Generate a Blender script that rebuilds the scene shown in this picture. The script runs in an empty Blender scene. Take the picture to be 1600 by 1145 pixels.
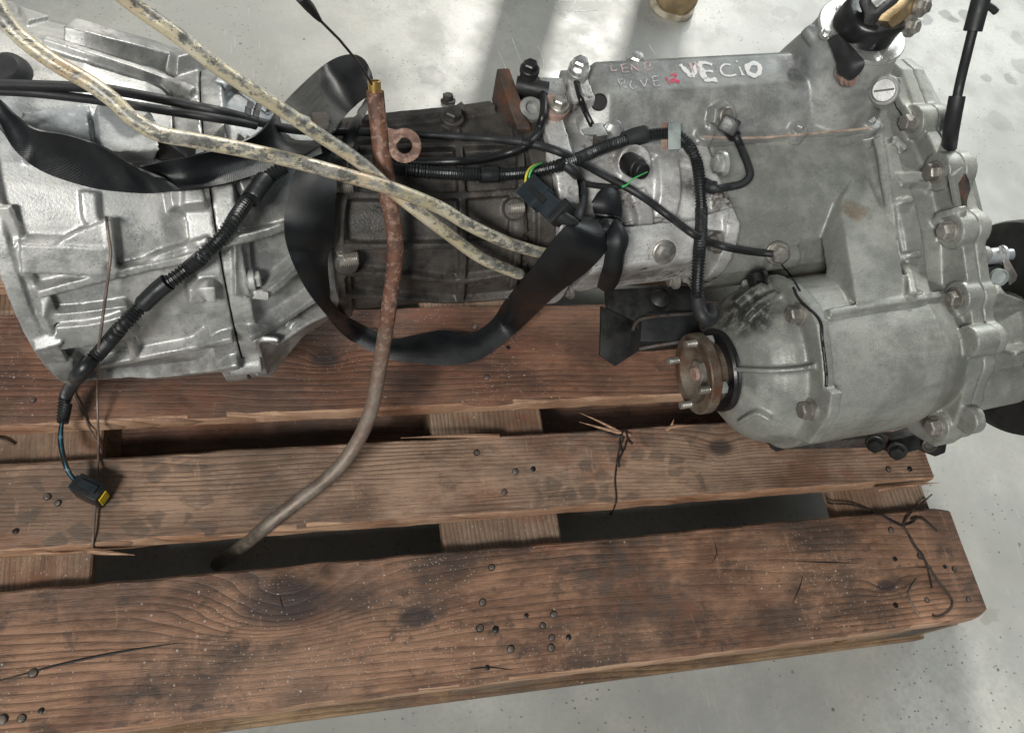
import bpy, bmesh, math, random
from mathutils import Vector, Matrix
from mathutils.bvhtree import BVHTree
from mathutils import noise as mnoise
random.seed(7)
SC = bpy.context.scene
COL = SC.collection

# ------------------------------------------------------------------ camera
F_PX, CXP, CYP = 1287.63, 800.0, 572.5            # focal length and centre in photo pixels
RV = Vector((2.65719190, -0.123125410, 0.298985866))
CAM = Vector((-0.810767033, -0.0890420884, 1.08109411))
_ang = RV.length
R_W2C = Matrix.Rotation(_ang, 3, RV.normalized())  # world -> camera (x right, y down, z forward)
cd = bpy.data.cameras.new('camera'); cam = bpy.data.objects.new('camera', cd); COL.objects.link(cam)
rx, ry, rz = R_W2C[0], R_W2C[1], R_W2C[2]
mw = Matrix(((rx[0], -ry[0], -rz[0], CAM.x), (rx[1], -ry[1], -rz[1], CAM.y), (rx[2], -ry[2], -rz[2], CAM.z), (0, 0, 0, 1)))
cam.matrix_world = mw
cd.sensor_fit = 'HORIZONTAL'; cd.sensor_width = 36.0; cd.lens = 36.0 * F_PX / 1600.0
cd.clip_start = 0.02; cd.clip_end = 100
SC.camera = cam

# ------------------------------------------------------------------ light
w = bpy.data.worlds.new('World'); SC.world = w; w.use_nodes = True
bg = w.node_tree.nodes['Background']; bg.inputs[0].default_value = (0.90, 1.0, 1.02, 1); bg.inputs[1].default_value = 0.10
def area(name, loc, target, size, power, col):
    l = bpy.data.lights.new(name, 'AREA'); l.shape = 'RECTANGLE'; l.size, l.size_y = size; l.energy = power; l.color = col
    o = bpy.data.objects.new(name, l); COL.objects.link(o); o.location = loc
    o.rotation_euler = (Vector(target) - Vector(loc)).to_track_quat('-Z', 'Y').to_euler()
    return o
area('sunlit_opening', (1.6, 6.2, 5.4), (-.3, .5, .3), (.65, .65), 430, (1.0, .97, .91))
area('doorway', (2.2, 3.0, 2.0), (-.3, .3, .2), (2.6, 1.8), 52, (.93, 1.0, 1.0))
area('front_fill', (-2.5, -2.1, 3.5), (-.5, .4, .3), (1.1, .7), 138, (1.0, .99, .95))  # added fill lamp, no real source; brightens faces turned to the camera
SC.view_settings.view_transform = 'Standard'; SC.view_settings.look = 'None'; SC.view_settings.exposure = 0.52; SC.view_settings.gamma = 1

# ------------------------------------------------------------------ measuring helpers
def ray(u, v):
    return (Vector(((u - CXP) / F_PX, (v - CYP) / F_PX, 1.0)) @ R_W2C).normalized()
def Zp(u, v, z):
    d = ray(u, v); return CAM + d * ((z - CAM.z) / d.z)
GO = Vector((-.64, .486, .342)); y5, t2 = math.radians(5), math.radians(2.5)   # gearbox axis frame: a along, b away, c up
EX = Vector((math.cos(y5) * math.cos(t2), math.sin(y5) * math.cos(t2), math.sin(t2))); EY = Vector((-math.sin(y5), math.cos(y5), 0)); EZ = EX.cross(EY)
def W(a, b, c): return GO + EX * a + EY * b + EZ * c
def toL(p):
    q = p - GO; return Vector((q.dot(EX), q.dot(EY), q.dot(EZ)))
def Lp(u, v, ax, val):
    e = {'a': EX, 'b': EY, 'c': EZ}[ax]; d = ray(u, v)
    return CAM + d * ((val - (CAM - GO).dot(e)) / d.dot(e))
BV = []
def first(u, v):
    d = ray(u, v); best = None
    for b in BV:
        h = b.ray_cast(CAM, d)
        if h[0] is not None and (best is None or h[3] < best[3]): best = h
    return best
def hit(u, v, off=0.0):
    h = first(u, v)
    return h[0] + h[1] * off
def nrm(u, v): return first(u, v)[1]

# ------------------------------------------------------------------ material helpers
class NT:
    def __init__(s, name):
        s.m = bpy.data.materials.new(name); s.m.use_nodes = True; s.t = s.m.node_tree; s.b = s.t.nodes['Principled BSDF']
        s.tc = s.t.nodes.new('ShaderNodeTexCoord')
    def n(s, typ, **kw):
        x = s.t.nodes.new(typ)
        for k, v in kw.items():
            if k.startswith('i_'):
                key = k[2:]; key = int(key) if key.isdigit() else key
                s.put(x.inputs[key], v)
            else: setattr(x, k, v)
        return x
    def put(s, sock, v):
        if isinstance(v, bpy.types.NodeSocket): s.t.links.new(v, sock)
        else:
            if isinstance(v, tuple) and len(v) == 3 and sock.type == 'RGBA': v = v + (1,)
            sock.default_value = v
    def obj(s): return s.tc.outputs['Object']
    def uv(s): return s.tc.outputs['UV']
    def mp(s, vec, scale=(1, 1, 1), loc=(0, 0, 0), rot=(0, 0, 0)):
        return s.n('ShaderNodeMapping', i_0=vec, i_1=loc, i_2=rot, i_3=scale).outputs[0]
    def noise(s, scale, detail=4, rough=.55, vec=None, dist=0):
        x = s.n('ShaderNodeTexNoise', i_Vector=vec if vec is not None else s.obj()); x.inputs['Scale'].default_value = scale
        x.inputs['Detail'].default_value = detail; x.inputs['Roughness'].default_value = rough; x.inputs['Distortion'].default_value = dist
        return x.outputs['Fac']
    def vor(s, scale, vec=None, feature='F1', out='Distance', rnd=1):
        x = s.n('ShaderNodeTexVoronoi', feature=feature, i_Vector=vec if vec is not None else s.obj()); x.inputs['Scale'].default_value = scale
        x.inputs['Randomness'].default_value = rnd
        return x.outputs[out]
    def ramp(s, fac, a, b, v0=0.0, v1=1.0):
        x = s.n('ShaderNodeMapRange', interpolation_type='SMOOTHSTEP'); s.put(x.inputs[0], fac)
        for i, v in enumerate((a, b, v0, v1)): x.inputs[i + 1].default_value = v
        return x.outputs[0]
    def math(s, op, a, b=0.0, c=0.0):
        x = s.n('ShaderNodeMath', operation=op); s.put(x.inputs[0], a); s.put(x.inputs[1], b); s.put(x.inputs[2], c); return x.outputs[0]
    def mix(s, fac, a, b):
        x = s.n('ShaderNodeMix', data_type='RGBA'); s.put(x.inputs[0], fac); s.put(x.inputs[6], a); s.put(x.inputs[7], b); return x.outputs[2]
    def xyz(s, vec):
        return s.n('ShaderNodeSeparateXYZ', i_0=vec).outputs
    def bump(s, h, strength=.3, dist=.001, prev=None):
        x = s.n('ShaderNodeBump'); x.inputs['Strength'].default_value = strength; x.inputs['Distance'].default_value = dist
        s.put(x.inputs['Height'], h)
        if prev is not None: s.put(x.inputs['Normal'], prev)
        return x.outputs[0]
    def done(s, col, rough=.5, metal=0.0, nrm=None, **kw):
        s.put(s.b.inputs['Base Color'], col); s.put(s.b.inputs['Roughness'], rough); s.put(s.b.inputs['Metallic'], metal)
        if nrm is not None: s.put(s.b.inputs['Normal'], nrm)
        for k, v in kw.items(): s.put(s.b.inputs[k.replace('_', ' ')], v)
        return s.m

def cast_metal(name, c_lo, c_hi, metal=.5, r0=.38, r1=.6, grime=(.05, .045, .04), g_lo=.62, g_hi=.74, speck=.5, blue=.0, spots=0.0, rustc=None, rust_lo=.6, rust_hi=.72, bs=.5, mot=.6, stains_shade=()):
    m = NT(name)
    big = m.noise(7, 5, .6); mid = m.noise(38, 6, .65); fine = m.noise(420, 3, .6)
    col = m.mix(m.ramp(m.math('ADD', m.math('MULTIPLY', big, .55), m.math('MULTIPLY', mid, .45)), .42, .59), c_lo, c_hi)
    smear = m.ramp(m.noise(26, 7, .72, m.mp(m.obj(), (.5, 1.5, 1), (6, 6, 2), (.3, .5, .2))), .50, .66)
    col = m.mix(m.math('MULTIPLY', smear, .5 * mot), col, tuple(x * .42 for x in c_lo))
    col = m.mix(m.math('MULTIPLY', m.ramp(m.noise(95, 5, .7, m.mp(m.obj(), (1, 1, 1), (3, 8, 1))), .54, .66), .45 * mot), col, tuple(min(.8, x * 1.35) for x in c_hi))
    col = m.mix(m.math('MULTIPLY', m.ramp(m.noise(520, 3, .7), .5, .68), .30), col, tuple(x * .6 for x in c_lo))
    if blue: col = m.mix(m.math('MULTIPLY', m.ramp(m.noise(5.3, 3, .5, m.mp(m.obj(), (1, 1, 1), (3, 1, 7))), .5, .68), blue), col, (.22, .29, .36))
    if rustc: col = m.mix(m.ramp(m.noise(16, 6, .7, m.mp(m.obj(), (1, 1, 1), (9, 2, 4))), rust_lo, rust_hi), col, rustc)
    gr = m.math('MULTIPLY', m.ramp(m.noise(13, 8, .72, m.mp(m.obj(), (1, 1, 1), (1, 5, 2))), g_lo, g_hi), m.ramp(m.noise(160, 4, .7), .35, .6))
    col = m.mix(gr, col, grime)
    sp = m.math('MULTIPLY', m.ramp(m.vor(330), .30, .14), m.ramp(m.noise(60, 4, .6), .5, .62))
    col = m.mix(m.math('MULTIPLY', sp, speck), col, grime)
    if spots: col = m.mix(m.math('MULTIPLY', m.ramp(m.vor(240, m.mp(m.obj(), (1, 1, 1), (2, 2, 2))), .2, .08), spots), col, (.55, .55, .5))
    if stains_shade:
        wq = m.n('ShaderNodeVectorMath', operation='ADD', i_0=m.obj(), i_1=m.n('ShaderNodeVectorMath', operation='SCALE', i_0=m.n('ShaderNodeTexNoise', i_Vector=m.obj(), i_Scale=24.0, i_Detail=5.0).outputs['Color'], i_Scale=.07).outputs[0]).outputs[0]
        for (p, r, c, k) in stains_shade:
            q = p - Vector((-.5, .42, .146)) + Vector((.035, .035, .035)); d = m.n('ShaderNodeVectorMath', operation='DISTANCE', i_0=wq, i_1=tuple(q)).outputs['Value']
            col = m.mix(m.math('MULTIPLY', m.math('MULTIPLY', m.ramp(d, r * 1.2, r * .5), m.ramp(m.noise(110, 5, .7), .30, .55)), k), col, c)
    rough = m.math('ADD', m.ramp(mid, .35, .65, r0, r1), m.math('MULTIPLY', gr, .15))
    nb = m.bump(m.math('ADD', m.math('MULTIPLY', fine, .75), m.math('MULTIPLY', mid, .35)), .9 * bs, .0013)
    nb = m.bump(m.noise(14, 3, .5), .5 * bs, .004, nb)
    return m.done(col, rough, m.math('MULTIPLY', m.math('SUBTRACT', 1.0, gr), metal), nb)

M = {}
M['alu'] = cast_metal('cast aluminium', (.27, .272, .268), (.47, .465, .445), .5, .40, .56, g_lo=.57, g_hi=.72, speck=.55, blue=.3, bs=.24, stains_shade=[(Lp(172, 415, 'b', -.12), .012, (.03, .025, .022), .8), (Lp(300, 560, 'b', -.13), .03, (.16, .15, .13), .6), (Lp(465, 545, 'b', -.10), .012, (.05, .045, .04), .8), (Lp(270, 250, 'c', .15), .03, (.12, .13, .14), .6)])
M['alu_dark'] = cast_metal('grey cast aluminium', (.235, .238, .23), (.39, .39, .37), .4, .40, .56, g_lo=.60, g_hi=.74, speck=.6, blue=.1, bs=.3, mot=.35, stains_shade=[(Lp(1120, 196, 'b', .04), .018, (.10, .045, .02), .8), (Lp(1240, 105, 'c', .105), .03, (.10, .10, .10), .6)])  # last patch paints the cast shadow on the housing top beside the lever
M['alu_white'] = cast_metal('bright speckled aluminium', (.42, .41, .40), (.66, .65, .63), .4, .38, .6, (.06, .04, .032), .53, .62, .9, stains_shade=[(Lp(975, 240, 'b', .0), .022, (.07, .05, .04), .85), (Lp(1115, 420, 'b', -.10), .03, (.03, .02, .016), .9), (Lp(1000, 435, 'b', -.115), .03, (.10, .075, .06), .7), (Lp(1095, 285, 'b', -.05), .02, (.06, .05, .042), .8)])
M['grey'] = cast_metal('grey painted casting', (.215, .222, .20), (.305, .31, .282), .28, .40, .56, g_lo=.58, g_hi=.74, speck=.4, spots=.35, mot=.4, bs=.35, stains_shade=[(Lp(1165, 475, 'a', .29), .045, (.020, .019, .018), .9), (Lp(1200, 600, 'a', .30), .028, (.05, .05, .046), .7), (Lp(1335, 325, 'b', -.09), .018, (.16, .11, .065), .8), (Lp(1330, 680, 'b', -.28), .035, (.15, .12, .085), .6), (Lp(1440, 620, 'b', -.29), .05, (.17, .14, .105), .55), (Lp(1470, 520, 'b', -.26), .025, (.10, .085, .07), .6), (Lp(1410, 680, 'b', -.28), .03, (.08, .06, .045), .7), (Lp(1200, 425, 'b', -.11), .03, (.015, .014, .013), .95), (Lp(1385, 290, 'b', -.09), .025, (.07, .07, .065), .6)], rustc=(.2, .16, .11), rust_lo=.64, rust_hi=.8)
M['iron'] = cast_metal('oily dark casting', (.030, .0275, .0262), (.080, .071, .063), .22, .38, .62, (.006, .006, .006), .5, .7, .4, rustc=(.080, .040, .026), rust_lo=.55, rust_hi=.72)
M['iron_rust'] = cast_metal('rusty dark steel', (.035, .027, .023), (.10, .075, .06), .3, .5, .7, (.02, .015, .012), .55, .7, .5, rustc=(.16, .06, .03), rust_lo=.5, rust_hi=.68)
M['flange'] = cast_metal('worn steel flange', (.12, .09, .065), (.26, .22, .17), .6, .38, .55, (.05, .03, .02), .55, .7, .5, rustc=(.16, .07, .04), rust_lo=.52, rust_hi=.7, bs=.16)
M['black_metal'] = cast_metal('black oily metal', (.008, .008, .008), (.02, .02, .02), .1, .35, .6, (.03, .02, .015), .6, .75, .5, bs=.16)
M['zinc'] = cast_metal('dull zinc bolt', (.25, .235, .21), (.48, .455, .42), .75, .32, .5, (.08, .06, .045), .5, .68, .5, bs=.16)
M['zinc_bright'] = cast_metal('bright zinc', (.5, .5, .48), (.75, .75, .73), .8, .25, .42, (.1, .08, .06), .6, .75, .3, bs=.16)
M['gold'] = cast_metal('gold passivated plate', (.24, .165, .085), (.40, .30, .17), .65, .35, .5, (.12, .06, .03), .55, .7, .4, bs=.16)
M['rust_cap'] = cast_metal('rusty washer', (.22, .13, .10), (.36, .25, .21), .1, .6, .8, (.12, .06, .04), .5, .7, .6, bs=.16)

def plain(name, col, rough=.5, metal=0.0, bump=.15, scale=300, var=.35):
    m = NT(name); n = m.noise(40, 5, .6)
    c2 = tuple(min(1, x * (1 + var)) for x in col); c1 = tuple(x * (1 - var) for x in col)
    return m.done(m.mix(m.ramp(n, .3, .7), c1, c2), m.ramp(m.noise(70, 4, .6), .3, .7, rough - .08, rough + .1), metal, m.bump(m.noise(scale, 3, .6), bump, .001))
M['rubber'] = plain('black rubber', (.009, .009, .010), .36)
M['rubber_dull'] = plain('dull black rubber', (.014, .015, .016), .55)
M['plastic'] = plain('black plastic', (.010, .011, .012), .38)
M['plastic_blue'] = plain('blue black plastic', (.014, .020, .026), .34)
M['plastic_grey'] = plain('grey plastic clip', (.27, .30, .29), .45)
M['plastic_yellow'] = plain('yellow plastic', (.70, .52, .02), .5)
M['wire_yellow'] = plain('yellow wire', (.65, .58, .06), .4); M['wire_green'] = plain('green wire', (.05, .35, .10), .4)
M['wire_blue'] = plain('blue wire', (.05, .16, .22), .4)
M['brass'] = plain('brass', (.55, .36, .12), .28, .9)
M['wire_steel'] = plain('dark steel wire', (.05, .04, .035), .5, .6); M['wire_brown'] = plain('brown grey wire', (.16, .12, .10), .5, .3)
M['nail'] = plain('rusty nail', (.15, .12, .10), .55, .4, .3, 500, .4)
def worn(name, col, lo, hi):
    m = NT(name); k = m.math('ADD', m.math('MULTIPLY', m.noise(150, 5, .75), .6), m.math('MULTIPLY', m.noise(420, 3, .6), .4))
    return m.done(m.mix(m.ramp(k, lo, hi), col, (.26, .25, .245)), .65, 0, m.bump(k, .3, .0006))
M['paint'] = worn('white brush paint', (.80, .78, .77), .60, .70); M['paint_pink'] = worn('thin pink paint', (.62, .44, .44), .46, .58)
M['paint_red'] = worn('red paint', (.60, .05, .12), .54, .62); M['paint_thin'] = worn('thin white paint', (.58, .55, .56), .46, .58)
M['gasket'] = plain('brown gasket edge', (.33, .25, .2), .7)
M['tar'] = plain('black sealant', (.008, .008, .008), .5)
M['hole'] = plain('painted hollow dark', (.006, .005, .005), .5)  # near-black put in for the dark inside holes, slots and cracks

def webbing():
    m = NT('black webbing'); x = m.xyz(m.uv())
    wx = m.math('SINE', m.math('MULTIPLY', x[0], 2 * math.pi / .0023)); wy = m.math('SINE', m.math('MULTIPLY', x[1], 2 * math.pi / .0023))
    weave = m.math('MULTIPLY', wx, wy)
    n = m.noise(22, 5, .6)
    col = m.mix(m.ramp(n, .3, .75), (.0035, .004, .005), (.0095, .0105, .0125))
    col = m.mix(m.math('MULTIPLY', m.ramp(m.noise(9, 5, .7), .62, .8), .5), col, (.06, .05, .042))
    nb = m.bump(weave, .16, .0005); nb = m.bump(m.noise(60, 4, .6), .3, .002, nb)
    return m.done(col, m.ramp(n, .3, .7, .38, .52), 0, nb, Specular_IOR_Level=.42)
M['webbing'] = webbing()
def rust_tube():
    m = NT('rusty tube'); x = m.xyz(m.uv())
    n1 = m.noise(60, 6, .7); n2 = m.noise(26, 6, .65)
    t = m.math('ADD', m.math('MULTIPLY', x[0], 1.0), m.math('MULTIPLY', m.math('SUBTRACT', n2, .5), .35))
    rust = m.mix(m.ramp(n1, .35, .62), (.17, .075, .045), (.085, .045, .034))
    rust = m.mix(m.ramp(m.noise(150, 4, .65), .5, .62), rust, (.25, .155, .115))
    mid = m.mix(m.ramp(n1, .38, .6), (.19, .145, .12), (.24, .20, .165))
    low = m.mix(m.ramp(n1, .4, .62), (.085, .075, .055), (.17, .15, .115))
    col = m.mix(m.ramp(t, .16, .42), rust, mid); col = m.mix(m.ramp(t, .40, .66), col, low)
    return m.done(col, m.ramp(n1, .3, .7, .42, .65), m.ramp(t, .2, .5, .1, .45), m.bump(m.noise(230, 5, .7), .45, .0015))
M['rust_tube'] = rust_tube()
def cream_pipe():
    m = NT('flaking cream pipe'); x = m.xyz(m.uv()); g = m.xyz(m.n('ShaderNodeNewGeometry').outputs['True Normal'])
    n = m.noise(105, 7, .75, m.mp(m.obj(), (.8, 1.5, 1.5))); n2 = m.noise(9, 3, .5)
    v = x[1]    # round the pipe: one side wears its paint, the other keeps it
    side = m.math('COSINE', m.math('MULTIPLY', m.math('SUBTRACT', v, .04), 2 * math.pi))
    bias = m.math('ADD', m.math('MULTIPLY', side, .21), m.math('MULTIPLY', m.math('SUBTRACT', n2, .5), .30))
    f = m.math('ADD', n, bias)
    cream = m.mix(m.ramp(m.noise(30, 5, .6), .35, .65), (.44, .385, .255), (.55, .50, .385))
    cream = m.mix(m.math('MULTIPLY', m.ramp(m.noise(11, 4, .6, m.mp(m.obj(), (1, 1, 1), (4, 4, 4))), .52, .68), .55), cream, (.40, .25, .14))
    worn = m.mix(m.ramp(m.noise(80, 5, .7), .4, .6), (.10, .098, .09), (.27, .262, .235))
    edge = m.ramp(f, .625, .71)
    col = m.mix(edge, cream, worn)
    col = m.mix(m.ramp(m.vor(260), .18, .1), col, (.05, .045, .035))
    return m.done(col, m.ramp(n, .3, .7, .28, .46), .2, m.bump(m.math('SUBTRACT', m.math('MULTIPLY', m.noise(200, 3, .6), .3), edge), .14, .0006))
M['cream'] = cream_pipe()

def wood(name, dark=.0, knots=(), light=(.34, .235, .155), deep=(.125, .066, .040), grey=.45, seed=0, spacing=.011, dirt=.5, axis=0, white=.6, tread=()):
    m = NT(name); O = m.mp(m.obj(), (1, 1, 1), (-.6, .4, 0)); P = m.mp(m.obj(), (1, 1, 1), (seed * .37, seed * .11, seed * .05)); q = m.xyz(O)
    along, across = (q[0], q[1]) if axis == 0 else (q[1], q[0])
    S = lambda l, t: (l, t, t) if axis == 0 else (t, l, t)
    h = m.math('ADD', across, m.math('MULTIPLY', m.noise(1.0, 3, .5, m.mp(P, S(1.6, 9))), .05))
    h = m.math('ADD', h, m.math('MULTIPLY', along, .035))
    kf = None
    for (kx, ky, A, sx, sy) in knots:
        dx = m.math('DIVIDE', m.math('SUBTRACT', along, kx), sx); dy = m.math('DIVIDE', m.math('SUBTRACT', across, ky), sy)
        g = m.math('POWER', 2.718, m.math('MULTIPLY', m.math('ADD', m.math('MULTIPLY', dx, dx), m.math('MULTIPLY', dy, dy)), -1.0))
        h = m.math('ADD', h, m.math('MULTIPLY', g, A)); k = m.ramp(g, .55, .9)
        kf = k if kf is None else m.math('MAXIMUM', kf, k)
    h = m.math('ADD', h, m.math('MULTIPLY', m.noise(1, 2, .5, m.mp(P, S(.9, 20))), .022))
    s = m.math('FRACT', m.math('DIVIDE', h, spacing))
    s = m.math('MULTIPLY', m.math('POWER', s, 2.2), m.ramp(s, 1.0, .90))
    s = m.math('MULTIPLY', s, m.ramp(m.noise(1, 4, .6, m.mp(P, S(3, 14), (7, 7, 7))), .36, .60, .25, 1.15))
    fine = m.noise(1, 4, .75, m.mp(P, S(38, 900)))
    blot = m.noise(13, 7, .68, m.mp(P, S(.7, 1.4)))
    big = m.noise(5.5, 6, .62, P)
    col = m.mix(m.ramp(m.math('ADD', m.math('MULTIPLY', blot, .6), m.math('MULTIPLY', big, .4)), .41, .59), deep, light)
    late = tuple(x * .38 for x in deep)
    col = m.mix(m.math('MULTIPLY', s, .8), col, late)
    col = m.mix(m.math('MULTIPLY', m.ramp(fine, .50, .66), .55), col, late)
    col = m.mix(m.math('MULTIPLY', m.ramp(m.noise(4, 5, .6, m.mp(P, (1, 1, 1), (5, 9, 1))), .42, .68), grey), col, (.215, .160, .120))
    col = m.mix(m.math('MULTIPLY', m.ramp(m.noise(6, 6, .7, m.mp(P, (1, 1.3, 1), (12, 3, 8))), .53, .66), .55), col, (.20, .075, .040))
    col = m.mix(m.math('MULTIPLY', m.ramp(m.noise(5.5, 7, .70, m.mp(P, (1, 1.6, 1), (2, 3, 8))), .46, .62), dirt), col, (.040, .031, .027))
    col = m.mix(m.math('MULTIPLY', m.ramp(m.noise(34, 6, .72, m.mp(P, (1, 1.2, 1), (4, 1, 8))), .56, .66), dirt * .8), col, (.038, .029, .025))
    if kf is not None: col = m.mix(m.math('MULTIPLY', kf, .8), col, (.030, .022, .023))
    if tread:   # tyre-tread smudges: cells of oily dirt pressed on the wood
        wob = m.n('ShaderNodeVectorMath', operation='ADD', i_0=O, i_1=m.n('ShaderNodeVectorMath', operation='SCALE', i_0=m.n('ShaderNodeTexNoise', i_Vector=O, i_Scale=30.0).outputs['Color'], i_Scale=.012).outputs[0]).outputs[0]
        cell = m.ramp(m.vor(40, m.mp(wob, (1, 1.25, .1)), 'DISTANCE_TO_EDGE', rnd=.9), .06, .16); tf = None
        rc = m.xyz(m.vor(40, m.mp(wob, (1, 1.25, .1)), 'F1', 'Color', .9))[0]; cell = m.math('MULTIPLY', cell, m.ramp(rc, .35, .6))
        for (tx, ty, r) in tread:
            v = m.n('ShaderNodeVectorMath', operation='DISTANCE', i_0=m.mp(O, (1, 1, 0)), i_1=(tx, ty, 0.0)).outputs['Value']
            t1 = m.ramp(m.math('ADD', v, m.math('MULTIPLY', m.math('SUBTRACT', blot, .5), .22)), r, r * .5); tf = t1 if tf is None else m.math('MAXIMUM', tf, t1)
        col = m.mix(m.math('MULTIPLY', m.math('MULTIPLY', cell, tf), .5), col, (.075, .060, .050))
    dots = m.math('MULTIPLY', m.ramp(m.vor(75, P), .12, .05), m.ramp(m.noise(9, 3, .5, P), .5, .6))
    dots2 = m.math('MULTIPLY', m.ramp(m.vor(210, P), .2, .07), m.ramp(m.noise(6, 3, .5, P), .42, .6))
    col = m.mix(m.math('MULTIPLY', m.math('MAXIMUM', dots, dots2), white), col, (.52, .47, .42))
    scr = m.ramp(m.noise(1, 3, .6, m.mp(P, (70, 12, 40), rot=(0, 0, .5))), .66, .70)
    col = m.mix(m.math('MULTIPLY', scr, .22), col, tuple(min(.6, x * 1.3) for x in light))
    hh = m.math('ADD', m.math('MULTIPLY', s, -.7), m.math('ADD', m.math('MULTIPLY', fine, .9), m.math('MULTIPLY', blot, .5)))
    return m.done(col, m.ramp(big, .3, .7, .46, .68), 0, m.bump(m.noise(30, 4, .6), .15, .003, m.bump(hh, .7, .0018)))
M['wood_fresh'] = wood('fresh sawn wood', light=(.54, .34, .22), deep=(.36, .19, .11), grey=.12, seed=11, spacing=.004, dirt=.25)
M['wood_block'] = wood('weathered cross board', light=(.34, .235, .16), deep=(.20, .12, .075), grey=.4, seed=21, spacing=.006, dirt=.3, axis=1)
M['wood_olive'] = wood('brown yellow wood', light=(.34, .22, .12), deep=(.18, .10, .05), grey=.2, seed=31, spacing=.006, dirt=.5)

def floor_mat():
    m = NT('polished concrete'); P = m.obj()
    big = m.noise(1.9, 6, .6); mid = m.noise(9, 7, .65); fine = m.noise(140, 4, .7)
    col = m.mix(m.ramp(big, .33, .66), (.25, .25, .23), (.42, .417, .386))
    col = m.mix(m.math('MULTIPLY', m.ramp(mid, .46, .64), .6), col, (.25, .255, .24))
    col = m.mix(m.math('MULTIPLY', m.ramp(m.noise(3.4, 5, .6, m.mp(P, (1, 1, 1), (8, 1, 0))), .56, .72), .3), col, (.50, .44, .36))
    col = m.mix(m.math('MULTIPLY', m.ramp(fine, .42, .66), .38), col, (.26, .27, .26))
    pit = m.math('MULTIPLY', m.ramp(m.vor(80, m.mp(m.obj(), (1, 1.4, 1))), .17, .09), m.ramp(m.noise(5, 4, .6), .42, .56))
    pit2 = m.math('MULTIPLY', m.ramp(m.vor(24, m.mp(P, (1, 1, 1), (3, 2, 0))), .075, .04), m.ramp(m.noise(3, 4, .6, m.mp(P, (1, 1, 1), (1, 7, 0))), .42, .6))
    col = m.mix(m.math('MULTIPLY', m.math('MAXIMUM', pit, pit2), .8), col, (.07, .07, .065))
    wp = m.n('ShaderNodeVectorMath', operation='ADD', i_0=P, i_1=m.n('ShaderNodeVectorMath', operation='SCALE', i_0=m.n('ShaderNodeTexNoise', i_Vector=P, i_Scale=6.0).outputs['Color'], i_Scale=.06).outputs[0]).outputs[0]
    st = m.math('MULTIPLY', m.ramp(m.noise(11, 3, .5, m.mp(wp, (1, 1, 1), (2, 5, 0))), .665, .69), m.ramp(m.noise(1.3, 2, .5, m.mp(P, (1, 1, 1), (4, 4, 0))), .48, .6))
    col = m.mix(m.math('MULTIPLY', st, .5), col, (.20, .20, .185))
    wv = m.n('ShaderNodeVectorMath', operation='ADD', i_0=P, i_1=m.n('ShaderNodeVectorMath', operation='SCALE', i_0=m.n('ShaderNodeTexNoise', i_Vector=P, i_Scale=22.0).outputs['Color'], i_Scale=.05).outputs[0]).outputs[0]
    for (u, v, r, k) in ((1446, 28, .016, .75), (1478, 24, .020, .7), (1488, 30, .014, .8), (1512, 26, .020, .75), (1526, 33, .012, .7), (1598, 105, .03, .5), (1541, 119, .013, .6), (1580, 124, .016, .6), (1590, 60, .02, .3), (675, 118, .026, .5), (1560, 190, .03, .35)):
        q = Zp(u, v, 0) + Vector((.025, .025, 0)); d = m.n('ShaderNodeVectorMath', operation='DISTANCE', i_0=m.mp(wv, (1, 1, 0)), i_1=(q.x, q.y, 0.0)).outputs['Value']
        col = m.mix(m.math('MULTIPLY', m.ramp(d, r * 1.15, r * .75), k), col, (.13, .13, .125))
    sc = None
    for (rot, sx, sy, th) in ((.4, 260, 16, .68), (1.2, 300, 20, .68), (-.7, 280, 18, .68), (.1, 240, 14, .69)):
        k = m.math('MULTIPLY', m.ramp(m.noise(1, 2, .5, m.mp(P, (sx, sy, 1), rot=(0, 0, rot))), th, th + .03), m.ramp(m.noise(2.6, 3, .5, m.mp(P, (1, 1, 1), (rot * 9, 0, 0))), .5, .62))
        sc = k if sc is None else m.math('MAXIMUM', sc, k)
    col = m.mix(m.math('MULTIPLY', sc, .14), col, (.72, .72, .68))
    return m.done(col, m.ramp(mid, .3, .7, .32, .55), 0, m.bump(m.math('ADD', m.math('MULTIPLY', fine, .5), mid), .12, .002))
M['floor'] = floor_mat()

# ------------------------------------------------------------------ object helpers
def finish(name, bm, mat, parent=None, smooth=35, kind=None):
    base = parent_world(parent)
    bmesh.ops.recalc_face_normals(bm, faces=bm.faces)
    me = bpy.data.meshes.new(name); bm.to_mesh(me); bm.free()
    if base.length: me.transform(Matrix.Translation(-base))
    for mt in (mat if isinstance(mat, (list, tuple)) else [mat]): me.materials.append(mt)
    if smooth:
        me.shade_smooth(); me.set_sharp_from_angle(angle=math.radians(smooth))
    o = bpy.data.objects.new(name, me); COL.objects.link(o)
    if parent: o.parent = parent
    if kind: o['kind'] = kind
    return o
def parent_world(p):
    v = Vector((0, 0, 0))
    while p is not None: v += p.location; p = p.parent
    return v
def thing(name, label, cat, loc=(0, 0, 0), group=None):
    o = bpy.data.objects.new(name, None); COL.objects.link(o); o.location = loc; o.empty_display_size = .05
    o['label'] = label; o['category'] = cat
    if group: o['group'] = group
    return o
def tag(o, label, cat, group=None):
    o['label'] = label; o['category'] = cat
    if group: o['group'] = group
    return o
def add_loft(bm, rings, cap=True):
    vs = [[bm.verts.new(p) for p in r] for r in rings]; n = len(vs[0])
    for i in range(len(vs) - 1):
        for j in range(n): bm.faces.new((vs[i][j], vs[i][(j + 1) % n], vs[i + 1][(j + 1) % n], vs[i + 1][j]))
    if cap: bm.faces.new(vs[0][::-1]); bm.faces.new(vs[-1])
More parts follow.
